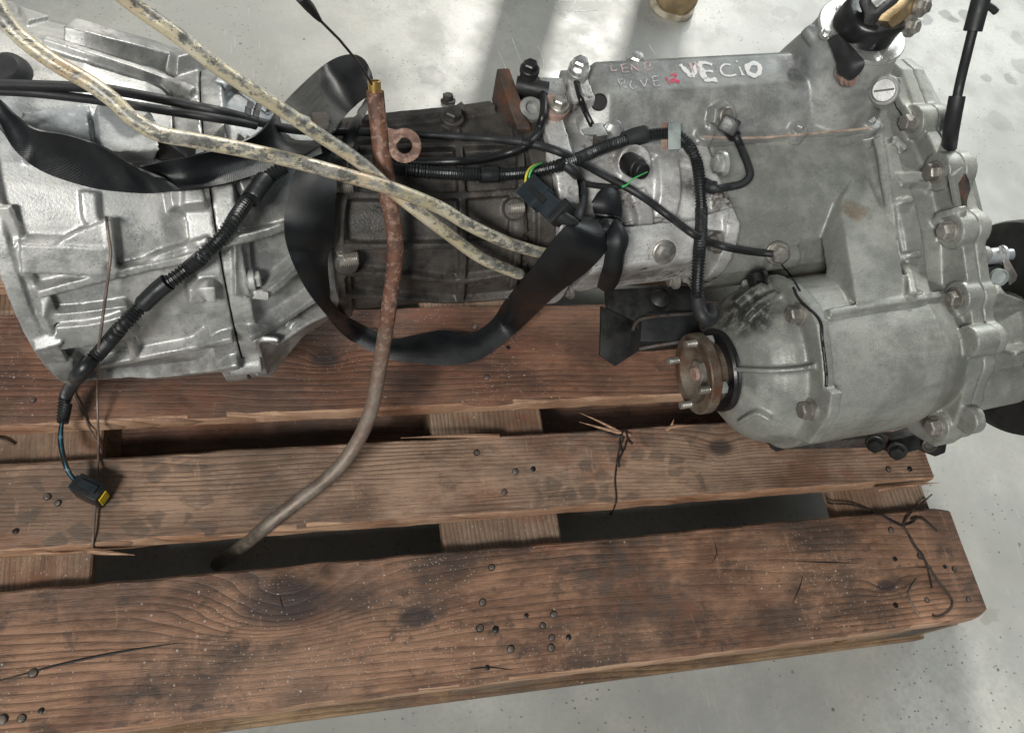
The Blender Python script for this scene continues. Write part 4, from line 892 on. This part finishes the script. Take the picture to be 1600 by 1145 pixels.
# dipstick standing in the tube
dip = thing('dipstick', 'thin steel dipstick wire with black grip standing in the brass tube end', 'dipstick', TP[0])
bm = bmesh.new(); q0 = TP[0] + d0 * .002; add_tube(bm, [q0, Zp(560, 98, q0.z + .035), Zp(530, 62, q0.z + .07), Zp(498, 30, q0.z + .10)], .0011, 8); finish('wire_rod', bm, M['wire_steel'], dip, 60)
bm = bmesh.new(); add_tube(bm, [Zp(500, 32, q0.z + .098), Zp(494, 25, q0.z + .105), Zp(484, 12, q0.z + .118), Zp(468, -6, q0.z + .135)], lambda l, L: .0016 + .0026 * math.sin(math.pi * min(1, l / L * .6)), 12); finish('grip', bm, M['rubber_dull'], dip, 60)
# webbing strap
strap = thing('webbing_strap', 'long black webbing strap looped over the gearbox and knotted on the right', 'strap', hit(520, 400))
def band(rows, **kw):
    return sheet('strap_band', rows, .0016, M['webbing'], strap, **kw)
band([(-30, 135, -30, 180, .03, .03), (0, 158, 0, 200, .035, .03), (24, 182, 28, 240, .04, .03), (55, 203, 70, 270, .04, .025), (105, 212, 140, 293, .035, .02), (158, 230, 200, 301, .03, .015), (205, 258, 245, 302, .03, .012), (240, 278, 282, 296, .03, .018)], curl=.004)
band([(212, 264, 240, 300, .026, .012), (250, 254, 285, 296, .032, .016), (315, 241, 350, 287, .036, .02), (400, 212, 440, 259, .042, .022), (444, 160, 497, 228, .08, .05), (490, 115, 530, 192, .13, .10), (520, 93, 556, 163, .16, .15), (548, 85, 574, 150, .18, .17), (568, 92, 583, 148, .18, .18), (580, 112, 588, 150, .17, .18), (584, 130, 596, 158, .15, .17)], curl=.010)
band([(584, 130, 590, 150, .15, .17), (566, 168, 572, 176, .10, .13), (552, 200, 560, 206, .06, .08), (530, 235, 550, 235, .03, .05), (470, 258, 528, 262, .025, .030), (450, 310, 522, 320, .035, .028), (444, 360, 520, 372, .04, .026), (455, 405, 510, 405, .04, .026), (480, 455, 513, 450, .04, .03), (512, 494, 517, 474, .04, .03), (550, 532, 566, 508, .02, .02), (605, 560, 612, 530, .012, .012), (655, 568, 642, 526, .01, .014), (700, 571, 690, 517, .01, .018), (740, 565, 735, 522, .012, .02), (775, 545, 770, 500, .02, .03), (820, 505, 795, 462, .04, .05), (870, 458, 830, 420, .05, .05), (920, 420, 866, 372, .045, .05), (950, 385, 895, 345, .04, .045), (956, 360, 930, 340, .03, .035)], curl=.005, sm=5)
# knot: bow loop, wrap and tail
band([(926, 318, 968, 304, .03, .02), (932, 308, 966, 302, .040, .03), (926, 322, 970, 326, .045, .04), (932, 336, 968, 344, .04, .035), (940, 348, 964, 352, .03, .03)], curl=.007)
band([(930, 336, 934, 352, .050, .050), (948, 338, 950, 352, .058, .058), (962, 340, 968, 356, .056, .054), (970, 350, 966, 368, .046, .046), (956, 366, 950, 374, .03, .03)], curl=.006)
band([(948, 352, 968, 352, .046, .046), (950, 366, 978, 364, .044, .044), (948, 385, 980, 378, .040, .040), (944, 410, 974, 398, .034, .036), (938, 432, 970, 424, .024, .028), (934, 446, 964, 442, .02, .022)], curl=.008)
kc = CAM + ray(950, 358) * (first(950, 358)[3] - .036); bm = bmesh.new(); bmesh.ops.create_icosphere(bm, subdivisions=4, radius=.011)
for v in bm.verts: v.co = Vector((v.co.x * 1.1, v.co.y, v.co.z * .8)) * (1 + .25 * mnoise.noise(v.co * 120)); v.co += kc
finish('strap_knot', bm, M['webbing'], strap, 60)
# wiring harness
har = thing('wiring_harness', 'black corrugated wiring harness snaking from the bottom left plug to the transfer case', 'wiring harness', hit(600, 262))
corr = lambda r: (lambda l, L: r * (1.0 if (l / .0034) % 1 < .55 else .80))
def conduit(px, r=.0066, sm=8):
    bm = bmesh.new(); add_tube(bm, dense(lay(px, 8, sm), .00085), corr(r), 14); return finish('corrugated_conduit', bm, M['plastic'], har, 25)
conduit([(98, 656, .035), (104, 616, .045), (130, 577, .045), (157, 549, .035), (196, 504, .03), (245, 455, .025), (280, 430, .025), (315, 402, .022), (350, 367, .02), (378, 325, .02), (414, 282, .02), (444, 262, .03)])
conduit([(606, 262, .012), (650, 267, .012), (700, 271, .012), (760, 273, .012), (820, 270, .013), (880, 257, .015), (940, 232, .015), (990, 216, .016), (1036, 209, .018), (1060, 213, .02), (1080, 234, .022), (1091, 265, .022), (1096, 330, .020)])
z0 = lay([(1091, 265, .022), (1096, 330, .020)], 8, 1)[-1].z
bm = bmesh.new(); add_tube(bm, dense(zpath([(1096, 326, z0), (1095, 365, z0 + .004), (1092, 400, z0 + .006), (1089, 450, z0 - .012), (1091, 472, z0 - .024)], 8), .00085), corr(.0070), 14); finish('corrugated_conduit', bm, M['plastic'], har, 25)
def sleeve(px, r, name='tape_sleeve', mat='plastic'):
    bm = bmesh.new(); P = lay(px, 8, 6); add_tube(bm, P, lambda l, L: r * (1 + .06 * mnoise.noise(Vector((l * 90, 1, 2)))), 14); return finish(name, bm, M[mat], har, 50)
sleeve([(224, 475, .028), (245, 455, .027), (262, 441, .027)], .0078); sleeve([(392, 312, .023), (402, 296, .022), (414, 281, .022)], .0086)
sleeve([(98, 660, .036), (101, 645, .038), (104, 630, .042)], .0060); sleeve([(120, 590, .045), (130, 577, .045), (140, 565, .042)], .0074)
sleeve([(750, 273, .013), (764, 273, .013), (776, 272, .013)], .0082); sleeve([(976, 220, .017), (992, 214, .018), (1008, 210, .018)], .0098, mat='rubber_dull')
zc = z0 - .020
bm = bmesh.new(); add_tube(bm, zpath([(1090, 462, zc), (1092, 480, zc - .004), (1098, 494, zc - .006), (1107, 500, zc - .010), (1112, 494, zc - .016), (1110, 482, zc - .024)], 8), .0078, 14); finish('tape_sleeve', bm, M['rubber_dull'], har, 50)
sleeve([(884, 258, .012), (900, 272, .012), (908, 292, .016), (908, 315, .022), (900, 345, .03)], .0058, mat='rubber_dull')
for mt, du in (('wire_blue', 0), ('plastic', 3), ('plastic', -2)):
    bm = bmesh.new(); add_tube(bm, lay([(97 + du * .4, 655, .036), (94 + du, 684, .035), (98 + du, 712, .04), (106 + du, 736, .035), (118 + du, 752, .02)], 6, 4), .0013, 6); finish('wire', bm, M[mt], har, 60)
# square plug lying on the deck
PC = Zp(143, 767, .160); e1 = (Zp(164, 776, .160) - Zp(124, 757, .160)).normalized(); e2 = Vector((0, 0, 1)).cross(e1)
bm = bmesh.new(); add_obox(bm, PC, e1 * .0155, e2 * .0105, Vector((0, 0, .0145))); bevel(bm, .002); plug = finish('plug_housing', bm, M['plastic'], har, 30)
bm = bmesh.new(); add_obox(bm, PC + e1 * .0158 - e2 * .001 , e1 * .0008, e2 * .0060, Vector((0, 0, .0085))); finish('plug_seal', bm, M['plastic_yellow'], plug, 0)
bm = bmesh.new(); add_obox(bm, PC - e1 * .017 + Vector((0, 0, -.002)), e1 * .004, e2 * .008, Vector((0, 0, .010))); bevel(bm, .0015); add_obox(bm, PC + Vector((0, 0, .0155)), e1 * .010, e2 * .004, Vector((0, 0, .0018))); finish('plug_latch', bm, M['plastic_blue'], plug, 30)
# long two-way connector beside the knot
A0, A1 = fl(824, 290, .03), fl(876, 340, .05); ax = (A1 - A0).normalized(); sd = ax.cross((CAM - A0).normalized()).normalized(); up = sd.cross(ax)
bm = bmesh.new(); mid = A0.lerp(A1, .25); add_obox(bm, mid, ax * .0125, sd * .0125, up * .009); bevel(bm, .0018); cn = finish('connector', bm, M['plastic_blue'], har, 30)
bm = bmesh.new(); add_obox(bm, A0.lerp(A1, .68), ax * .0165, sd * .0105, up * .008); bevel(bm, .0016); finish('connector_socket', bm, M['plastic_blue'], cn, 30)
bm = bmesh.new(); add_obox(bm, A0.lerp(A1, .95) - sd * .004, ax * .004, sd * .0125, up * .0095); bevel(bm, .0012); add_obox(bm, A0.lerp(A1, .4) + up * .009, ax * .012, sd * .003, up * .002); finish('connector_latch', bm, M['plastic'], cn, 30)
bm = bmesh.new(); add_tube(bm, [A0.lerp(A1, .9), fl(884, 342, .05), fl(902, 348, .045)], lambda l, L: .0085 - .006 * l / L, 12); finish('cable_boot', bm, M['rubber_dull'], cn, 50)
for mt, k in (('wire_yellow', 0), ('wire_green', 1)):
    bm = bmesh.new(); add_tube(bm, [Vector(q) for q in cr([tuple(A0 + sd * (.003 - .006 * k)), tuple(fl(822 + 5 * k, 275, .034)), tuple(fl(829 + 4 * k, 262, .030)), tuple(fl(844 + 2 * k, 256 - k, .02))], 6)], .0012, 6); finish('wire', bm, M[mt], cn, 60)
# grey clip holding the conduit
P = fl(1054, 213, .020); n = (CAM - P).normalized(); sx = (Zp(1064, 212, P.z) - Zp(1044, 213, P.z)).normalized(); sy = n.cross(sx)
bm = bmesh.new(); add_obox(bm, P, sx * .0080, sy * .0165, n * .0085); bevel(bm, .002); clip = finish('conduit_clip', bm, M['plastic_grey'], har, 30)
bm = bmesh.new(); add_obox(bm, P - sx * .0125 - n * .004, sx * .0040, sy * .017, n * .0018); bevel(bm, .0008); finish('clip_bracket', bm, M['rust_cap'], clip, 30)
# zinc bracket beside it
n3 = (EZ + EY * -.15).normalized(); br = facing([(908, 202), (926, 198), (926, 194), (940, 192), (950, 211), (934, 213), (932, 210), (914, 211)], fl(930, 204, .022), n3, .0015, 'tab_bracket', M['zinc_bright'], gear, .0004)
bm = bmesh.new(); add_prism(bm, [fl(u, v, .0226) for u, v in ((914, 203), (921, 202), (924, 207), (917, 208))], n3 * -.001); finish('tab_hole', bm, M['hole'], br, 0)
bm = bmesh.new(); add_prism(bm, [fl(928, 212, .022), fl(946, 212, .022), fl(944, 228, .01), fl(926, 228, .01)], EY * .002); finish('bracket_leg', bm, M['iron'], br, 0)
# thin cables
c1 = tag(cable('cable', [(-10, 132, .04), (60, 134, .04), (150, 138, .04), (225, 150, .035), (298, 165, .03), (360, 178, .03), (413, 193, .03), (470, 204, .02), (560, 206, .012), (652, 210, .010), (750, 216, .010), (820, 223, .012), (880, 240, .018), (940, 272, .016), (1000, 305, .014), (1045, 338, .014), (1090, 370, .03), (1130, 385, .025), (1170, 393, .016), (1208, 397, .010)], .0042, M['rubber_dull'], None, n=8), 'black cable from the clutch boot to an eyelet bolted on the transfer case', 'cable')
c2 = tag(cable('cable', [(-10, 142, .03), (60, 146, .03), (175, 160, .03), (270, 175, .026), (350, 187, .026), (400, 196, .026)], .0038, M['rubber_dull'], None, n=8), 'thinner black cable tied below the long one over the bell housing', 'cable')
c3 = tag(cable('hose', [(828, 120, .014), (838, 124, .016), (846, 142, .022), (850, 165, .025), (846, 190, .022), (834, 216, .018), (806, 235, .014), (750, 249, .012), (690, 253, .012), (610, 252, .012)], .0042, M['rubber'], None, n=8), 'glossy black hose curving off the banjo fitting beside the rusty bar', 'hose')
cable('short_lead', [(905, 285, .014), (930, 290, .012), (955, 292, .012), (975, 290, .012)], .0032, M['rubber_dull'], har)
for u, v in ((386, 183), (399, 186)):
    P = fl(u, v, .031); bm = bmesh.new(); t = (Zp(u + 20, v + 5, P.z) - Zp(u - 20, v - 5, P.z)).normalized(); up = (CAM - P).normalized(); sd = t.cross(up).normalized()
    add_obox(bm, P - up * .003, t * .0030, sd * .0095, up * .0060); bevel(bm, .0012); add_obox(bm, P - sd * .011 + t * .001, t * .003, sd * .003, up * .004); finish('cable_clip', bm, M['rubber_dull'], c1, 30)
P = fl(819, 223, .014); bm = bmesh.new(); add_lathe(bm, P, (Zp(840, 227, P.z) - Zp(800, 220, P.z)), [(-.002, .006), (.002, .0062), (.004, .006)], 14); finish('cable_tie', bm, M['plastic'], c1, 30)
# hanging wire on the bell housing
tag(cable('wire', [(166, 340, .010), (170, 372, .012), (173, 395, .012), (168, 440, .02), (160, 500, .03), (153, 560, .035), (152, 620, .03), (154, 700, .014), (151, 760, .008), (147, 820, .006), (143, 868, .006)], .0013, M['wire_brown'], None, n=8, sm=6, seg=8), 'thin brown grey wire hanging straight down from the bell housing', 'wire')
tag(cable('wire', [(104, 596, .006), (120, 628, .006), (140, 668, .006), (152, 690, .006), (160, 710, .004)], .0012, M['wire_brown'], None, n=8, sm=4, seg=8), 'short thin wire lying crooked behind the hanging one', 'wire')
tag(cable('wire', [(-10, 682, .004), (6, 686, .006), (22, 694, .003)], .0014, M['wire_steel'], None, n=6, sm=1, seg=8), 'short dark wire end at the left edge of the pallet gap', 'wire')
def twist(name, paths, r, label):
    t = thing(name, label, 'wire', hit(*paths[0][0][:2]))
    for p in paths:
        bm = bmesh.new(); add_tube(bm, lay(p, 8, 2), r, 8); finish('strand', bm, M['wire_steel'], t, 60)
    return t
twist('twisted_wire', [[(925, 668, .006), (955, 679, .008), (973, 683, .010), (968, 700, .006), (964, 722, .004), (961, 750, .003), (963, 780, .002), (958, 796, .002), (953, 804, .002)], [(988, 694, .003), (980, 688, .006), (976, 700, .006), (970, 712, .006), (966, 724, .004)], [(982, 690, .008), (976, 672, .010), (968, 690, .006), (972, 708, .006), (964, 720, .006), (968, 730, .003)]], .0012, 'short twisted black wire lying across the middle plank near the flange')
twist('twisted_wire', [[(1292, 778, .02), (1297, 786, .016), (1330, 788, .012), (1362, 799, .008), (1395, 815, .006), (1412, 824, .006), (1420, 836, .004), (1428, 852, .004), (1440, 868, .004), (1452, 886, .003), (1466, 908, .003), (1484, 930, .003), (1488, 944, .003), (1478, 956, .003), (1464, 962, .003), (1457, 960, .003)], [(1456, 772, .02), (1438, 788, .016), (1420, 804, .010), (1412, 820, .006), (1418, 832, .004), (1424, 842, .005), (1432, 856, .003), (1442, 868, .005), (1450, 890, .004), (1456, 918, .003)], [(1408, 822, .004), (1425, 816, .005), (1432, 808, .006), (1424, 812, .006), (1440, 810, .008), (1464, 830, .006)]], .0013, 'long twisted black wire on the right corner of the nearest plank')
tag(cable('wire_staple', [(1436, 960, .002), (1426, 946, .004), (1420, 930, .004), (1422, 920, .004), (1432, 904, .002)], .0011, M['wire_brown'], None, n=6, sm=1, seg=8), 'bent rusty staple beside the twisted wire on the nearest plank', 'staple')
# control cable at the upper right
bm = bmesh.new(); P = zpath([(1538, -20, .60), (1530, 10, .585), (1522, 40, .57), (1512, 80, .55), (1500, 130, .52), (1492, 170, .50), (1486, 205, .475), (1482, 235, .44), (1478, 255, .40)], 8)
def rad(l, L):
    t = l / L
    return .0105 if t < .27 else (.0062 if t < .50 else .0098)
cc = thing('control_cable', 'stiff black cable with thick rubber sleeves at the upper right of the gearbox', 'cable', P[-1])
add_tube(bm, dense(P, .002), .0052, 14); finish('cable_core', bm, M['rubber_dull'], cc, 50)
n = len(P); 
for i0, i1, r in ((0, int(n * .30), .0096), (int(n * .56), n - 6, .0088)):
    bm = bmesh.new(); add_tube(bm, P[i0:i1], r, 16); finish('rubber_sleeve', bm, M['rubber_dull'], cc, 50)
bm = bmesh.new(); add_tube(bm, [P[6], Zp(1551, 14, .585), Zp(1556, 19, .583)], .004, 8); finish('cable_branch', bm, M['rubber_dull'], cc, 50)

M['chalk'] = plain('chalky scratch', (.66, .66, .62), .8)
# ------------------------------------------------------------------ standing person: one shoe in the picture
toe = Zp(1046, 33, .0); heel_d = (Zp(1052, -60, 0) - toe).normalized(); sd = Vector((0, 0, 1)).cross(heel_d)
per = thing('person', 'person standing behind the gearbox in a tan suede shoe with pale toe', 'person', toe + heel_d * .2)
def foot(prof, name, mat):
    bm = bmesh.new(); rings = []
    for (d, wl, z0, z1, nn) in prof:
        rings.append([toe + heel_d * d + sd * (wl * math.copysign(abs(math.cos(t)) ** .8, math.cos(t))) + Vector((0, 0, (z0 + z1) / 2 + (z1 - z0) / 2 * math.copysign(abs(math.sin(t)) ** nn, math.sin(t)))) for t in [2 * math.pi * j / 32 for j in range(32)]])
    add_loft(bm, rings); return finish(name, bm, mat, shoe if name != 'shoe' else per, 50)
shoe = None
shoe = foot([(.002, .018, .012, .030, 1), (.008, .032, .012, .042, .9), (.025, .044, .012, .056, .9), (.055, .049, .012, .068, .9), (.10, .048, .012, .085, .9), (.16, .043, .012, .105, .9), (.20, .040, .012, .12, .9), (.27, .038, .012, .12, .9), (.295, .02, .012, .10, .9)], 'shoe', plain('tan suede', (.20, .145, .075), .85, var=.3))
foot([(.001, .018, .0, .016, .4), (.006, .033, .0, .016, .4), (.022, .0455, .0, .016, .4), (.055, .0505, .0, .016, .4), (.12, .048, .0, .016, .4), (.22, .041, .0, .016, .4), (.29, .034, .0, .016, .4), (.302, .02, 0, .016, .4)], 'sole', plain('off white sole', (.40, .35, .27), .7))
bm = bmesh.new(); rings = []
for (d, wl, z) in ((.014, .014, .0475), (.020, .024, .0535), (.045, .032, .0655), (.10, .032, .0875)):
    rings.append([toe + heel_d * d + sd * (wl * (k / 6 - 1)) + Vector((0, 0, z + .003 - .012 * abs(k / 6 - 1) ** 2.2)) for k in range(13)])
for r0_, r1_ in zip(rings, rings[1:]):
    a = [bm.verts.new(p) for p in r0_]; c = [bm.verts.new(p) for p in r1_]
    for k in range(12): bm.faces.new((a[k], a[k + 1], c[k + 1], c[k]))
bmesh.ops.remove_doubles(bm, verts=bm.verts, dist=1e-5)
finish('toe_panel', bm, plain('pale canvas', (.60, .56, .45), .9, bump=.4), shoe, 50)
def body(name, joints, links, mat, sub=2):
    me = bpy.data.meshes.new(name); me.from_pydata([tuple(j[0] - per.location) for j in joints], links, []); o = bpy.data.objects.new(name, me); COL.objects.link(o); o.parent = per
    o.modifiers.new('skin', 'SKIN'); me.materials.append(mat)
    for sv, j in zip(me.skin_vertices[0].data, joints): sv.radius = j[1] if isinstance(j[1], tuple) else (j[1], j[1])
    me.skin_vertices[0].data[0].use_root = True
    ms = o.modifiers.new('sub', 'SUBSURF'); ms.levels = ms.render_levels = sub
    return o
H0 = toe + heel_d * .235; H0.z = 0; q = lambda s_, f_, z: H0 + sd * s_ - heel_d * f_ + Vector((0, 0, z))
wd_ = 1.0
trousers = body('trousers', [(q(.11, 0, .93), (.15, .11)), (q(.09, 0, .82), (.13, .11)), (q(.02, .02, .5), .075), (q(0, 0, .12), .060), (q(.20, .0, .82), (.12, .10)), (q(.25, .0, .5), .075), (q(.26, -.03, .12), .060)], [(0, 1), (1, 2), (2, 3), (0, 4), (4, 5), (5, 6)], plain('dark trousers', (.03, .035, .05), .9))
jacket = body('jacket', [(q(.11, 0, .96), (.16, .11)), (q(.11, .0, 1.2), (.17, .12)), (q(.11, 0, 1.42), (.18, .11)), (q(.11, 0, 1.52), .06), (q(-.08, 0, 1.42), .06), (q(-.13, .02, 1.15), .048), (q(-.10, .14, .95), .04), (q(.30, 0, 1.42), .06), (q(.36, .0, 1.15), .048), (q(.36, .06, .92), .04)], [(0, 1), (1, 2), (2, 3), (2, 4), (4, 5), (5, 6), (2, 7), (7, 8), (8, 9)], plain('work jacket', (.06, .07, .08), .9))
skin_ = plain('skin', (.42, .26, .19), .5, var=.1)
head = body('head', [(q(.11, 0, 1.52), .05), (q(.11, .0, 1.58), .055), (q(.11, .01, 1.66), (.078, .09)), (q(.11, .0, 1.74), (.075, .09)), (q(.11, 0, 1.79), .05)], [(0, 1), (1, 2), (2, 3), (3, 4)], skin_)
toe2 = toe + sd * .26 + heel_d * .03; t0_ = toe; toe = toe2; sh1 = shoe; shoe = None
shoe = foot([(.002, .018, .012, .030, 1), (.008, .032, .012, .042, .9), (.025, .044, .012, .056, .9), (.055, .049, .012, .068, .9), (.10, .048, .012, .085, .9), (.16, .043, .012, .105, .9), (.20, .040, .012, .12, .9), (.27, .038, .012, .12, .9), (.295, .02, .012, .10, .9)], 'shoe', bpy.data.materials['tan suede'])
foot([(.001, .018, .0, .016, .4), (.006, .033, .0, .016, .4), (.022, .0455, .0, .016, .4), (.055, .0505, .0, .016, .4), (.12, .048, .0, .016, .4), (.22, .041, .0, .016, .4), (.29, .034, .0, .016, .4), (.302, .02, 0, .016, .4)], 'sole', bpy.data.materials['off white sole'])
bm = bmesh.new(); add_prism(bm, [Vector((-7, 2.6, 4.2)), Vector((-.38, 2.6, 4.2)), Vector((-.38, 2.78, 4.2)), Vector((-7, 2.78, 4.2))], Vector((0, 0, -4.2)))
finish('shade_wall', bm, plain('pale wall', (.5, .5, .47), .8), None, 0, 'structure')  # unseen wall, added so its edge shades the left floor and bell housing
def crack(px, r=.0007):
    bm = bmesh.new(); add_tube(bm, [hit(u, v, -.0001) for u, v in cr(px, 10)], lambda l, L: r * (.3 + math.sin(math.pi * min(1, l / L + .02))), 5); return finish('crack', bm, M['hole'], pallet, 0)
crack([(-8, 1065), (40, 1052), (110, 1034), (200, 1016), (300, 1001)], .0011); crack([(1222, 876), (1290, 878), (1370, 881)]); crack([(1408, 884), (1450, 886), (1475, 884)]); crack([(1300, 873), (1340, 868)], .0004)
crack([(436, 925), (440, 942), (446, 958)], .0008); crack([(728, 1046), (762, 1042), (800, 1046)], .0006); crack([(1114, 840), (1120, 862), (1112, 880)], .0005); crack([(1255, 895), (1250, 915), (1238, 942)], .0006)
for i, px in enumerate([[(866, 10), (884, 28), (908, 12)], [(870, 14), (900, 18), (934, 16)], [(884, 28), (872, 4), (892, 2)], [(900, 2), (888, 20)], [(778, 80), (790, 106), (796, 124)], [(800, 60), (812, 92), (818, 110)], [(1014, 70), (1030, 92), (1052, 90)], [(840, 72), (848, 90), (850, 112)]]):
    bm = bmesh.new(); P = [Zp(u, v, .0002) for u, v in cr(px, 6)]
    add_tube(bm, P, lambda l, L: .0009 * (.4 + .6 * abs(mnoise.noise(Vector((l * 60, i, 1))))) , 5)
    for v in bm.verts: v.co.z = .0004 + (v.co.z - .0002) * .2
    finish('chalk_scratch', bm, M['chalk'], floor, 0)
SC.render.film_transparent = False
